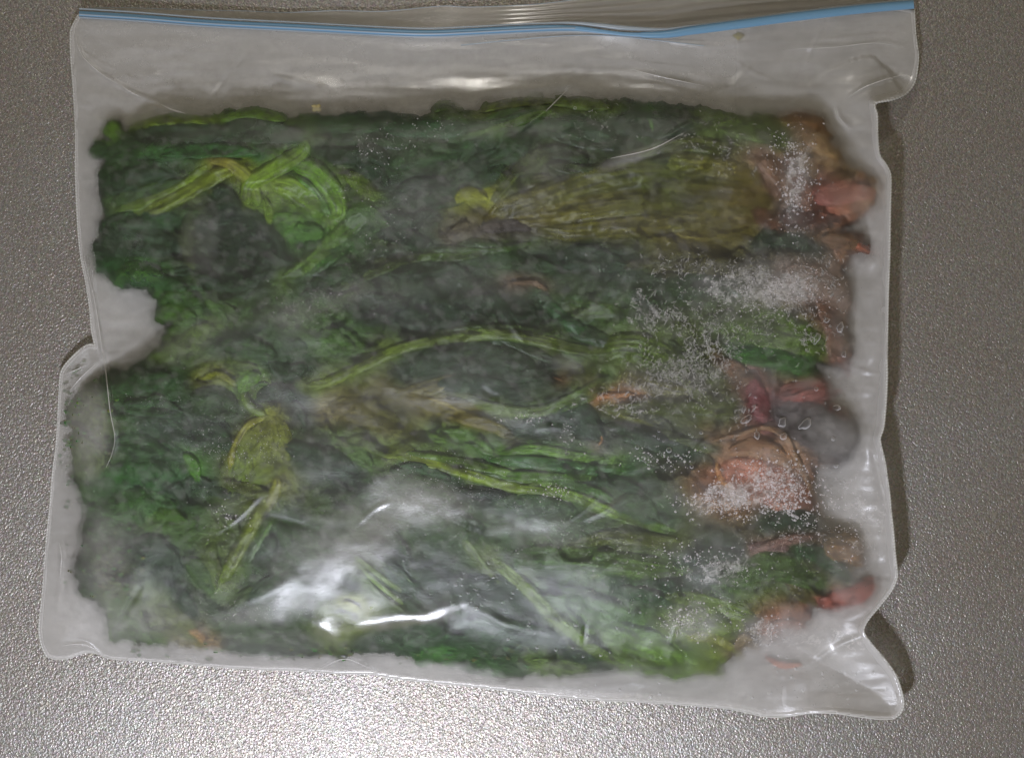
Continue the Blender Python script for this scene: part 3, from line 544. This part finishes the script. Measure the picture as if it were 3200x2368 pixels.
 ('G',L_,[(960,580),(1000,660),(1050,740)],100,(32,48,46)),('G',L_,[(850,680),(960,760),(1080,850)],130,(90,108,72)),('G',R_,[(1010,800),(1070,825),(1125,865)],58,(176,134,72)),
 ('G',L_,[(620,700),(720,780),(820,860)],90,(76,106,70)),('G',L_,[(1000,420),(1080,500),(1140,620)],120,(66,90,50)),
 ('G',T_,[(1890,390),(2050,520),(2233,640)],32,(88,112,60)),('G',T_,[(1910,440),(2060,580),(2233,700)],30,(96,124,62)),('G',T_,[(1930,500),(2050,620),(2190,720)],28,(80,104,58)),('G',T_,[(1960,390),(2110,480),(2260,590)],30,(70,92,54)),
 ('G',L_,[(1840,650),(1890,670),(1940,700)],44,(132,146,96)),('G',L_,[(1800,710),(1860,740),(1920,770)],70,(110,130,88)),('G',L_,[(1150,760),(1300,800),(1500,860)],120,(84,98,84)),
 ('G',L_,[(1250,900),(1400,910),(1600,930)],60,(70,84,70)),('G',L_,[(1500,200),(1650,350),(1850,420)],260,(78,92,84)),('G',L_,[(1400,600),(1600,560),(1850,560)],200,(74,88,82)),
 ('G',L_,[(1950,880),(2050,870),(2180,900)],90,(44,72,44)),('G',L_,[(880,40),(960,60),(1000,140)],90,(28,44,38)),('G',L_,[(1180,200),(1250,240),(1280,300)],70,(120,120,108)),
 ('H',T_,[(440,320),(560,420),(700,560),(850,680),(1020,770)],60,(98,122,50),(94,124,54)),('H',T_,[(780,270),(950,235),(1220,255)],60,(84,98,48)),('H',T_,[(520,310),(800,320),(1000,350),(1230,380)],90,(64,92,42),(82,108,50)),
 ('H',T_,[(880,610),(1060,670),(1230,750)],90,(94,130,60)),('H',T_,[(660,480),(820,500),(1010,560)],100,(72,104,52)),('H',T_,[(820,560),(1000,620),(1150,650)],60,(82,116,54)),('H',L_,[(1180,600),(1300,560),(1430,620)],130,(98,122,66)),
 ('H',L_,[(1400,440),(1580,350),(1780,430)],140,(72,98,46)),('H',L_,[(1580,180),(1660,150),(1760,180)],90,(40,56,48)),('H',L_,[(1700,290),(1800,310),(1900,400)],90,(48,84,54)),
 ('H',L_,[(200,430),(420,450),(680,500)],150,(40,72,56)),('H',L_,[(450,180),(640,170),(850,220)],150,(84,102,98)),('H',L_,[(1310,790),(1350,770),(1400,790)],60,(98,122,52)),
 ('H',R_,[(1790,500),(1900,480),(2020,430)],90,(150,84,70),(188,104,86)),('H',R_,[(1800,290),(1880,300),(1965,310)],80,(140,106,60),(164,118,66)),('H',R_,[(1570,610),(1650,590),(1730,600)],46,(160,108,86)),
 ('H',R_,[(1560,715),(1630,755),(1715,755)],32,(170,104,78),(196,124,92)),('H',R_,[(1520,290),(1640,250),(1770,230)],44,(138,108,96)),('H',L_,[(60,680),(180,640),(320,650)],120,(56,80,58)),('H',L_,[(130,760),(220,700),(300,760)],90,(66,108,56)),
 ('H',L_,[(600,740),(720,760),(850,770)],70,(84,110,56)),('H',L_,[(300,620),(420,640),(560,650)],140,(70,84,70)),('H',L_,[(760,700),(830,740),(900,790)],80,(48,66,54)),('H',L_,[(560,600),(680,640),(760,700)],90,(62,76,66)),
 ('H',L_,[(1100,420),(1250,420),(1400,350)],90,(62,74,56)),('H',L_,[(960,440),(1050,470),(1150,480)],70,(58,84,54)),('H',L_,[(1230,340),(1330,310),(1450,300)],70,(48,70,54)),('H',L_,[(1440,690),(1480,650),(1540,690)],60,(130,114,80)),
 ('H',L_,[(300,760),(420,770),(560,780)],70,(60,92,58)),('H',L_,[(0,320),(120,480),(240,560)],120,(48,74,48)),
]:
    st(*a[:5], *(a[5:] or ()))

GAIN = 1.0; OFF = .020
def alb(c):
    c = np.asarray(c, float); g = c.mean(-1, keepdims=True)
    lowc = np.clip(1-(c.max(-1, keepdims=True)-c.min(-1, keepdims=True))/34., 0, 1)*(c[..., 0:1] <= c[..., 1:2]*1.02+3)
    c = c*(1-.85*lowc)+.85*lowc*(np.array([36., 68, 38])*.75+g*.25*np.array([.6, 1, .6])); g = c.mean(-1, keepdims=True); red = c[..., 0:1] > c[..., 1:2]*1.02
    c = g+(c-g)*np.where(red, .86, 1.15); c = c*np.where(red, 1.0, np.array([.99, .93, .72])); return np.clip(lin(np.clip(c, 0, 255))*np.where(red, GAIN*.98, GAIN)-OFF, np.where(red, .006, np.array([.014, .038, .011])), .9)
anchors = []
for pts, kind, w, c, c2 in S:
    q = spline(pts, 5)
    for i, qq in enumerate(q):
        cc = np.array(c, float) if c2 is None else np.array(c, float)*(1-i/4)+np.array(c2, float)*i/4
        d = q[min(i+1, 4)]-q[max(i-1, 0)]; anchors.append((qq[0], qq[1], *alb(cc), math.atan2(d[1], d[0]), w))
AN = np.array(anchors)

# bed of compacted leaves: colour is the neighbourhood's own colour with darker, crumpled variation
CW = np.zeros(GX.shape); CC = np.zeros(GX.shape+(3,)); DX = np.zeros(GX.shape); DY = np.zeros(GX.shape)
for a in AN:
    w = min(a[6]/60, 1.6)**1.6/(((GX-a[0])**2+(GY-a[1])**2)/400.+1)**2
    CW += w; CC += w[..., None]*a[2:5]; DX += w*math.cos(2*a[5]); DY += w*math.sin(2*a[5])
CC /= CW[..., None]; ANG = .5*np.arctan2(DY, DX)
ua = np.cos(ANG); va = np.sin(ANG)
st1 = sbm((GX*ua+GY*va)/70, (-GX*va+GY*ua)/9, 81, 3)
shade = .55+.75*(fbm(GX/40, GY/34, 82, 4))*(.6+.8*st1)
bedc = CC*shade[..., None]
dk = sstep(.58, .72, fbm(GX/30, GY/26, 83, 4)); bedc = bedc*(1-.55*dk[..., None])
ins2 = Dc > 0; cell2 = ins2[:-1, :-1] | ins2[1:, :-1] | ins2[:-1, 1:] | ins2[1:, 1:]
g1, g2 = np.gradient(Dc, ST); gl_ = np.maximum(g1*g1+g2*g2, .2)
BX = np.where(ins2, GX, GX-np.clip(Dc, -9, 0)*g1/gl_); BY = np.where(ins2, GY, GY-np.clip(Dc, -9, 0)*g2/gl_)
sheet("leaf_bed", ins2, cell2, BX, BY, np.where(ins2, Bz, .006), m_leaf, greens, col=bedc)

cnt = [0]
def blade(pts, kind, w, c, c2, parent=greens, lay=None, seed=0):
    """one leaf, stem or root: a crumpled or ribbed, arched sheet with its rims turned down into the clump"""
    seed = seed or cnt[0]+100; cnt[0] += 1
    L = np.linalg.norm(np.diff(pts, axis=0), axis=1).sum()
    nu = int(np.clip(L/(8 if kind != L_ else 9), 8, 90)); nv = int(np.clip(w/(3.6 if kind == T_ else 6 if kind == R_ else 8), 8, 40))
    ctr = spline(pts, nu); t = np.gradient(ctr, axis=0); t /= np.linalg.norm(t, axis=1)[:, None]+1e-9
    nn = np.stack([-t[:, 1], t[:, 0]], -1)
    u = np.linspace(0, 1, nu)[:, None]; v = np.linspace(-1, 1, nv)[None, :]
    if kind == L_:
        prof = np.sin(np.pi*np.clip(u*.94+.03, 0, 1))**.55*(.85+.3*vn(u*4, u*0, seed))
        ew = 1+.34*(fbm(u*L/26, np.sign(v)*3+0*u, seed+1, 3)-.5)*np.abs(v)
    elif kind == T_:
        prof = (.78+.22*np.sin(np.pi*u))*np.minimum(1, np.minimum(u, 1-u)*9+.35)*(.9+.2*vn(u*3, u*0, seed)); ew = 1+.10*(vn(u*L/22, np.sign(v)+0*u, seed)-.5)
    else:
        prof = (np.sin(np.pi*np.clip(u*.9+.06, 0, 1))**.5)*(.85+.3*vn(u*4, u*0, seed)); ew = 1+.22*(fbm(u*L/20, np.sign(v)+0*u, seed, 2)-.5)
    hw = .5*w*prof*ew*(1.25 if kind == T_ else 1)
    X_ = ctr[:, 0:1]+nn[:, 0:1]*v*hw; Y_ = ctr[:, 1:2]+nn[:, 1:2]*v*hw
    lay = lay if lay is not None else rngs.uniform(.001, .008)
    base_ = samp(TOPs, X_, Y_); roof = samp(F0, X_, Y_)-.0035
    av = np.abs(v)
    if kind == L_:
        wr = (ridged(u*L/34, v*w/34, seed+2, 3)-.6)*.012*(1-av**4)+(fbm(u*L/12, v*w/12, seed+3, 2)-.5)*.004
        rib = -.004*np.exp(-(v/.10)**2)
        z = base_+lay+.006*(1-av**3)+wr+rib-.010*av**8
    else:
        th = min(w/1000*.15, .011); w = w*1.25 if kind == T_ else w
        ribs = .0006*np.cos(v*math.pi*5+2*vn(u*3, v*0, seed)) if kind == T_ else .002*(fbm(u*L/12, v*3, seed, 2)-.5)
        z = base_+lay+th*np.sqrt(np.clip(1-av**2*.98, 0, 1))+ribs*(1-av**2)-.008*av**6
    end = np.minimum(1, np.minimum(u, 1-u)*(4.5 if kind == T_ else 9)); z = z-(1-end)*.010
    z = np.minimum(z, np.maximum(roof, .010)+.0015*(fbm(X_/10, Y_/10, seed, 2)-.5)); z = np.maximum(z, .009)
    c = alb(c); c2 = alb(c2) if c2 is not None else c
    col = c[None, None]*(1-u[..., None])+c2[None, None]*u[..., None]
    if kind == L_:
        ph = (u*L/24-av*w/70*1.6); vein = np.exp(-(np.abs(((ph+.6*vn(u*5, v*4, seed)) % 1)-.5)/.10)**2)*.45*(av < .95)
        mid = np.exp(-(v/.07)**2)*.7
        mot = fbm(u*L/28, v*w/28, seed+5, 4)
        k = (.50+1.0*mot)[..., None]
        col = col*k*(1+.55*np.maximum(vein, mid)[..., None]*np.array([1.1, 1.0, .9]))
        dkk = sstep(.56, .70, fbm(u*L/18, v*w/18, seed+6, 3)); col = col*(1-.5*dkk[..., None])
    elif kind == T_:
        s1 = sbm(u*L/120, v*w/7, seed+5, 3); s2 = sbm(u*L/40, v*2, seed+6, 3)
        col = col*(.18+1.25*sstep(.2, .8, s1)+.45*s2)[..., None]*(1-.35*av**3)[..., None]
    else:
        s1 = fbm(u*L/25, v*w/25, seed+5, 4)
        col = col*(.5+1.0*s1)[..., None]
        col = col*(1-.25*sstep(.5, .7, fbm(u*L/12, v*w/12, seed+7, 2))[..., None]*np.array([.4, 1, 1]))
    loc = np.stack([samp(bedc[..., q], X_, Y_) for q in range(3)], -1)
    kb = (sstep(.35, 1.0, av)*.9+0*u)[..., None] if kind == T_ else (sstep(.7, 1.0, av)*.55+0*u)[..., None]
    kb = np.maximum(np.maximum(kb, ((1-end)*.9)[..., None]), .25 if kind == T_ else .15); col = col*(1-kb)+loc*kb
    x, y, z = P(X_, Y_, z)
    name = {'leaf': 'leaf', 'stem': 'stem', 'root': 'root'}[kind]
    return mesh(name, np.stack([x, y, z], -1).reshape(-1, 3), gridfaces(nu, nv), {'leaf': m_leaf, 'stem': m_stem, 'root': m_root}[kind], parent, col.reshape(-1, 3))
rngs = random.Random(3)
TOPs = TOP
# smaller leaves packed between the large ones
fr = random.Random(17); nfill = 0; ti = 0
while nfill < 150 and ti < 4000:
    ti += 1
    x = fr.uniform(200, 2720); y = fr.uniform(320, 2110)
    if samp(Dc0, x, y) < 22: continue
    i = int((x-gx[0])/ST); j = int((y-gy[0])/ST)
    c = CC[i, j]; a = ANG[i, j]+fr.gauss(0, .35); l = fr.uniform(50, 150); w = l*fr.uniform(.28, .6)
    s = fr.uniform(.6, 1.35); tint = np.array([1+fr.uniform(-.15, .2), 1, 1+fr.uniform(-.15, .2)])
    cc = c*s*tint; cc = (cc+OFF)/GAIN; cs = np.where(cc <= .0031308, cc*12.92, 1.055*np.clip(cc, 0, 1)**(1/2.4)-.055)*255
    p = np.array([(x-l/2*math.cos(a), y-l/2*math.sin(a)), (x+fr.uniform(-8, 8), y+fr.uniform(-10, 10)), (x+l/2*math.cos(a), y+l/2*math.sin(a))])
    red = c[0] > c[1]*1.05
    if x > 1250 and not red and fr.random() < .6:
        l = fr.uniform(150, 380); w = fr.uniform(22, 60); p = np.array([(x-l/2*math.cos(a), y-l/2*math.sin(a)), (x+fr.uniform(-8, 8), y+fr.uniform(-22, 22)), (x+l/2*math.cos(a), y+l/2*math.sin(a))]); blade(p, T_, w, tuple(cs), None, lay=fr.uniform(-.002, .003)); nfill += 1; continue
    if red and x < 2350: continue
    blade(p, R_ if red else L_, w, tuple(cs), None, lay=fr.uniform(-.003, .003)); nfill += 1
for n, (pts, kind, w, c, c2) in enumerate(S):
    blade(pts, kind, w, c, c2, lay=(.001 if w > 110 else .004 if w > 55 else .0065)+rngs.uniform(0, .003))
# tiny torn flecks at the left margin
fl = []; fc = []; ff = []
for k in range(260):
    if k < 120: cx, cy = fr.gauss(250, 45), fr.gauss(1330, 110)
    elif k < 190: cx, cy = fr.gauss(330, 70), fr.gauss(1790, 60)
    else: cx, cy = fr.uniform(260, 1700), fr.gauss(2050, 18)
    if samp(D, cx, cy) < 12: continue
    r = fr.uniform(2, 8); a0 = fr.uniform(0, 6.28); n0 = len(fl); zc = float(samp(F0, cx, cy))-.006
    for q in range(6):
        rr = r*fr.uniform(.5, 1.3); fl.append(P(cx+rr*math.cos(a0+q*1.047)*1.5, cy+rr*math.sin(a0+q*1.047), max(zc, .01)+fr.uniform(-.001, .001)))
        fc.append(alb((60+fr.uniform(-20, 40), 84+fr.uniform(-20, 40), 46)))
    ff += [(n0, n0+1, n0+2, n0+3), (n0, n0+3, n0+4, n0+5)]
o = mesh("leaf_fleck", fl, ff, m_leaf, greens, np.array(fc)); o['kind'] = 'stuff'

# ------------------------------------------------------------------ frost: feathery needles grown on the inner film, icy grains, air bubbles
def frost_fibres(name, regions, label, seed):
    r = random.Random(seed); V = []; F = []
    def fibre(x, y, a, l, th, depth):
        n = 4; cur = r.gauss(0, .5); px, py = x, y; zo = r.uniform(.0003, .0012); pts = []
        for i in range(n+1):
            pts.append((px, py, a)); px += l/n*math.cos(a); py += l/n*math.sin(a); a += cur/n+r.gauss(0, .12)
        n0 = len(V)
        for i, (qx, qy, qa) in enumerate(pts):
            k = th*(1-.75*i/n); zc = float(samp(F0, qx, qy))+zo
            nx, ny = -math.sin(qa), math.cos(qa)
            V.append(P(qx+nx*k, qy+ny*k, zc-.001)); V.append(P(qx, qy, zc+k/1000*.9)); V.append(P(qx-nx*k, qy-ny*k, zc-.001))
        for i in range(n):
            b = n0+3*i; F.append((b, b+1, b+4, b+3)); F.append((b+1, b+2, b+5, b+4))
        if depth > 0:
            for (qx, qy, qa) in pts[1:]:
                for sgn in (-1, 1):
                    if r.random() < .75: fibre(qx, qy, qa+sgn*r.uniform(.5, 1.1), l*r.uniform(.25, .5), th*.75, depth-1)
    for (cx, cy, rx, ry, cnt_, l, th, ang) in regions:
        c = M('V', [(cx, cy)])[0]
        for k in range(cnt_):
            g1, g2 = r.gauss(0, .5), r.gauss(0, .5)
            x = c[0]+g1*rx*1.4337; y = c[1]+g2*ry*1.4337
            if fbm(np.array([x/38.]), np.array([y/38.]), seed, 3)[0] < .40: continue
            if samp(D, x, y) < 15: continue
            a = r.uniform(0, 6.28) if ang is None else math.radians(ang)+r.gauss(0, .9)
            fibre(x, y, a, l*r.uniform(.3, .95), th*r.uniform(.35, .85), 2 if r.random() < .3 else 1)
    o = mesh(name, V, F, m_frost, None); o['kind'] = 'stuff'; o['label'] = label; o['category'] = 'frost'
    return o
# (x, y, rx, ry, number, length, thickness, direction)
frost_fibres("frost_needles", [(1480,835,110,60,520,14,.9,None),(1470,790,90,60,200,18,1.0,None),(1440,690,75,45,130,20,1.2,None),(1395,640,40,50,60,18,1.1,None),(1640,605,150,50,700,10,.8,-20),(1730,640,90,50,260,14,1.0,None),(1600,710,170,70,700,10,.7,None),
  (1480,590,110,45,120,14,1.0,None),(1550,760,60,70,170,18,1.2,60),(1370,865,80,30,110,18,1.2,160),(1740,400,55,120,260,9,.8,None),(1770,740,50,40,50,18,1.1,-70),(1800,600,50,50,120,14,1.0,None),
  (1620,900,50,50,50,16,1.1,-50),(1680,1060,110,70,300,8,1.0,None),(1570,1100,80,30,110,10,1.2,None),(1760,1160,80,30,80,12,1.1,-30),(1560,1240,100,40,90,12,1.1,-20),(1500,1350,60,40,110,12,1.1,None),
  (1660,1370,70,30,80,14,1.2,60),(1380,1250,90,40,50,9,1.0,None),(1320,1290,120,30,40,9,1.0,None),(1500,300,130,60,70,12,1.0,-10),(1600,340,60,40,50,18,.9,40),(1290,270,60,40,40,10,.9,None)],
  "white feathery frost needles grown across the right half under the clear film", 23)
def grains(name, regions, label, seed, mat, rmin, rmax, kindcat, parent=None):
    r = random.Random(seed); V = []; F = []
    for (cx, cy, rx, ry, cnt_, lo, hi) in regions:
        c = M('V', [(cx, cy)])[0]
        for k in range(cnt_):
            x = c[0]+r.gauss(0, .5)*rx*1.4337; y = c[1]+r.gauss(0, .5)*ry*1.4337
            if samp(D, x, y) < 10: continue
            if fbm(np.array([x/30.]), np.array([y/30.]), seed, 3)[0] < .40: continue
            q = r.uniform(lo, hi)*r.uniform(.35, .95); zc = float(samp(F0, x, y))+.0004+q/1000*.1; n0 = len(V); a0 = r.uniform(0, 6.28)
            V.append(P(x+r.uniform(-.3, .3)*q, y+r.uniform(-.3, .3)*q, zc+q/1000*.6))
            for i in range(6):
                rr = q*r.uniform(.6, 1.3); V.append(P(x+rr*math.cos(a0+i*1.047), y+rr*math.sin(a0+i*1.047), zc-q/1000*r.uniform(.0, .4)))
            for i in range(6): F.append((n0, n0+1+(i+1) % 6, n0+1+i))
    o = mesh(name, V, F, mat, parent, smooth=False); o['kind'] = 'stuff'; o['label'] = label; o['category'] = kindcat
    return o
grains("ice_grains", [(1735,400,40,110,420,2,6),(1700,330,40,50,120,2,5),(1680,1060,110,70,750,2,6),(1740,1110,70,50,300,2,6),(1570,1090,90,35,380,2,6),(1640,630,150,60,500,1.5,4),(1720,640,90,60,420,1.5,4.5),(1860,1130,70,110,330,1.5,4),
   (1430,1000,90,25,120,2,5),(1530,1220,140,50,260,1.5,5),(1500,1350,70,50,220,2,5),(1660,1370,90,40,160,1.5,4),(700,660,150,50,180,1,2.6),(1130,915,60,12,110,1.5,4),(480,960,150,110,320,1,2.6),
   (930,1090,170,70,500,.8,2.5),(600,1325,170,40,300,.8,2.5),(1240,950,25,50,60,1.5,4),(1250,1170,150,60,260,1,3),(820,330,60,60,110,1.2,3.5),(950,290,110,40,160,1,3),(800,480,110,90,200,1,3.2),(500,1130,60,50,90,1.5,4),(1210,1070,40,20,60,2,5),
   (1000,1130,300,200,300,.8,2.2),(1500,900,400,500,600,.8,2.2),(900,600,500,300,700,.7,1.8),(1000,1150,600,250,1400,.7,1.9),(450,1000,250,300,900,.7,2.0),(1650,1250,160,120,200,1,3)],
   "granular white ice crumbs clinging among the roots and leaves under the film", 31, m_grain, 0, 0, 'frost')

def bubbles():
    r = random.Random(41); V = []; F = []
    def dome(x, y, q, ex=1.0, irr=0.0):
        n = 14; rings = [(1.0, 0.0), (.92, .40), (.75, .68), (.45, .90)]; n0 = len(V); z0 = float(samp(F0, x, y))+.0006; a0 = r.uniform(0, 3.14)
        wob = [1+irr*r.uniform(-1, 1) for _ in range(n)]
        for (rr, hh) in rings:
            for i in range(n):
                a = 2*math.pi*i/n; dx = rr*q*math.cos(a)*wob[i]*ex; dy = rr*q*math.sin(a)*wob[i]
                V.append(P(x+dx*math.cos(a0)-dy*math.sin(a0), y+dx*math.sin(a0)+dy*math.cos(a0), z0+hh*q/1000*.8))
        for k in range(3):
            for i in range(n):
                j = (i+1) % n; F.append((n0+k*n+i, n0+k*n+j, n0+(k+1)*n+j, n0+(k+1)*n+i))
        top = n0+3*n
        for i in range(1, n//2):        # cap as quads
            F.append((top+i-1, top+i, top+n-i-1, top+n-i if n-i < n else top))
    for (x, y, q) in [(1195,762,9),(1292,1048,9),(1308,1200,11),(1266,690,6),(535,1012,8),(350,1112,12),(392,1140,8),(480,1207,9),(558,1094,7),(530,1118,5),(292,1003,6),(290,1045,6),(270,1030,5),(468,1020,6),(484,1034,6),(497,922,4),(498,908,4),(318,1060,5),(438,1141,5),(930,887,4),(1080,714,5),(1063,716,4),(1072,1045,5),(847,808,6),(648,1055,5),(1330,1298,5),(1357,1294,5),(200,1170,5),(215,1180,5),(232,1194,5),(1123,808,5),(1370,405,5),(205,1150,4),(1245,842,5),(168,1096,9)]:
        c = M('F', [(x, y)])[0]; dome(c[0], c[1], q*.72)
    for (x, y, q, ex) in [(1130,965,17,1.6),(1000,955,14,1.5),(795,935,12,2.0),(780,880,8,1.8),(1330,410,14,1.5),(1310,870,13,1.3),(1355,565,10,1.3),(855,1028,11,1.5),(1005,1035,12,1.4),(1255,370,9,1.4),(1200,470,12,2.0)]:
        c = M('F', [(x, y)])[0]; dome(c[0], c[1], q*.8, ex, .25)
    for (x, y) in [(1820,950),(1590,1045),(1740,1060),(1485,1208),(1360,1230),(1925,995),(1595,1300),(1415,280),(1375,145),(1360,165)]:
        c = M('B', [(x, y)])[0]; dome(c[0], c[1], r.uniform(2.5, 5))
    for (x, y, q) in [(2007,788,8),(1800,792,7),(1674,805,7),(1607,758,6),(1690,772,6),(1935,795,5),(1870,782,4),(1130,830,6),(1095,888,7),(1133,875,6),(870,838,5),(967,858,5),(835,640,6),(788,593,8),(705,695,7),(510,650,7),(380,525,10),(295,428,7),(320,428,6),(262,424,5),(1573,675,6),(1640,650,5),(1654,728,5),(57,476,5),(818,722,6),(775,685,6),(628,685,7),(1512,890,6),(1940,860,5),(1240,720,4),(1775,605,4),(1050,540,5),(948,340,4),(752,592,6),(890,716,7),(1018,758,4),(2060,858,5),(1955,825,4)]:
        c = M('H', [(x, y)])[0]; dome(c[0], c[1], q*.72, r.uniform(1, 1.3), .08)
    for k in range(150):
        m_ = r.random()
        if m_ < .35: c = M('H', [(r.gauss(1800, 90), r.gauss(850, 50))])[0]; q = r.uniform(1.2, 2.6)
        elif m_ < .6: c = M('H', [(r.gauss(400, 90), r.gauss(450, 40))])[0]; q = r.uniform(1.5, 4)
        elif m_ < .8: c = M('H', [(r.gauss(900, 250), r.gauss(560, 140))])[0]; q = r.uniform(1.2, 4)
        else: c = (r.uniform(350, 2700), r.uniform(140, 330)); q = r.uniform(1.0, 2.6)
        if samp(D, *c) > 12: dome(c[0], c[1], q, r.uniform(1, 2), .15)
    o = mesh("water_droplets", V, F, m_bub, None); o['kind'] = 'stuff'; o['label'] = "tiny round clear water droplets scattered over the bag film"; o['category'] = "droplets"
bubbles()

# loose crumbs caught under the zip
for (x, y, w_, c, lab) in [((690,236,16,(186,172,120),"pale yellow leaf crumb stuck above the greens near the left of the bag")), ((1610,78,17,(150,150,104),"small olive round crumb caught just below the right end of the blue strip"))]:
    c0 = M('V', [(x, y)])[0]; rr = random.Random(int(x)); n = 12; V = []; F = []; z0 = float(samp(F0, *c0))-.008
    for (k, h) in ((1.0, 0), (.85, .004), (.4, .006)):
        for i in range(n):
            q = w_*k*(1+.25*math.sin(i*2.1+x)); V.append(P(c0[0]+q*math.cos(i*2*math.pi/n), c0[1]+q*.8*math.sin(i*2*math.pi/n), z0+h))
    for k in range(2):
        for i in range(n): j = (i+1) % n; F.append((k*n+i, k*n+j, (k+1)*n+j, (k+1)*n+i))
    V.append(P(c0[0], c0[1], z0+.006))
    for i in range(n): F.append((2*n+i, 2*n+(i+1) % n, 3*n, 3*n))
    F = [f[:3] for f in F[-n:]]+[t for f in F[:-n] for t in ((f[0], f[1], f[2]), (f[0], f[2], f[3]))]
    o = mesh("leaf_crumb", V, F, m_leaf, None, np.tile(alb(c), (len(V), 1))); o['label'] = lab; o['category'] = "crumb"
print("strokes", len(S), "tris", sum(len(o.data.polygons) for o in scene.objects if o.type == 'MESH')*2)
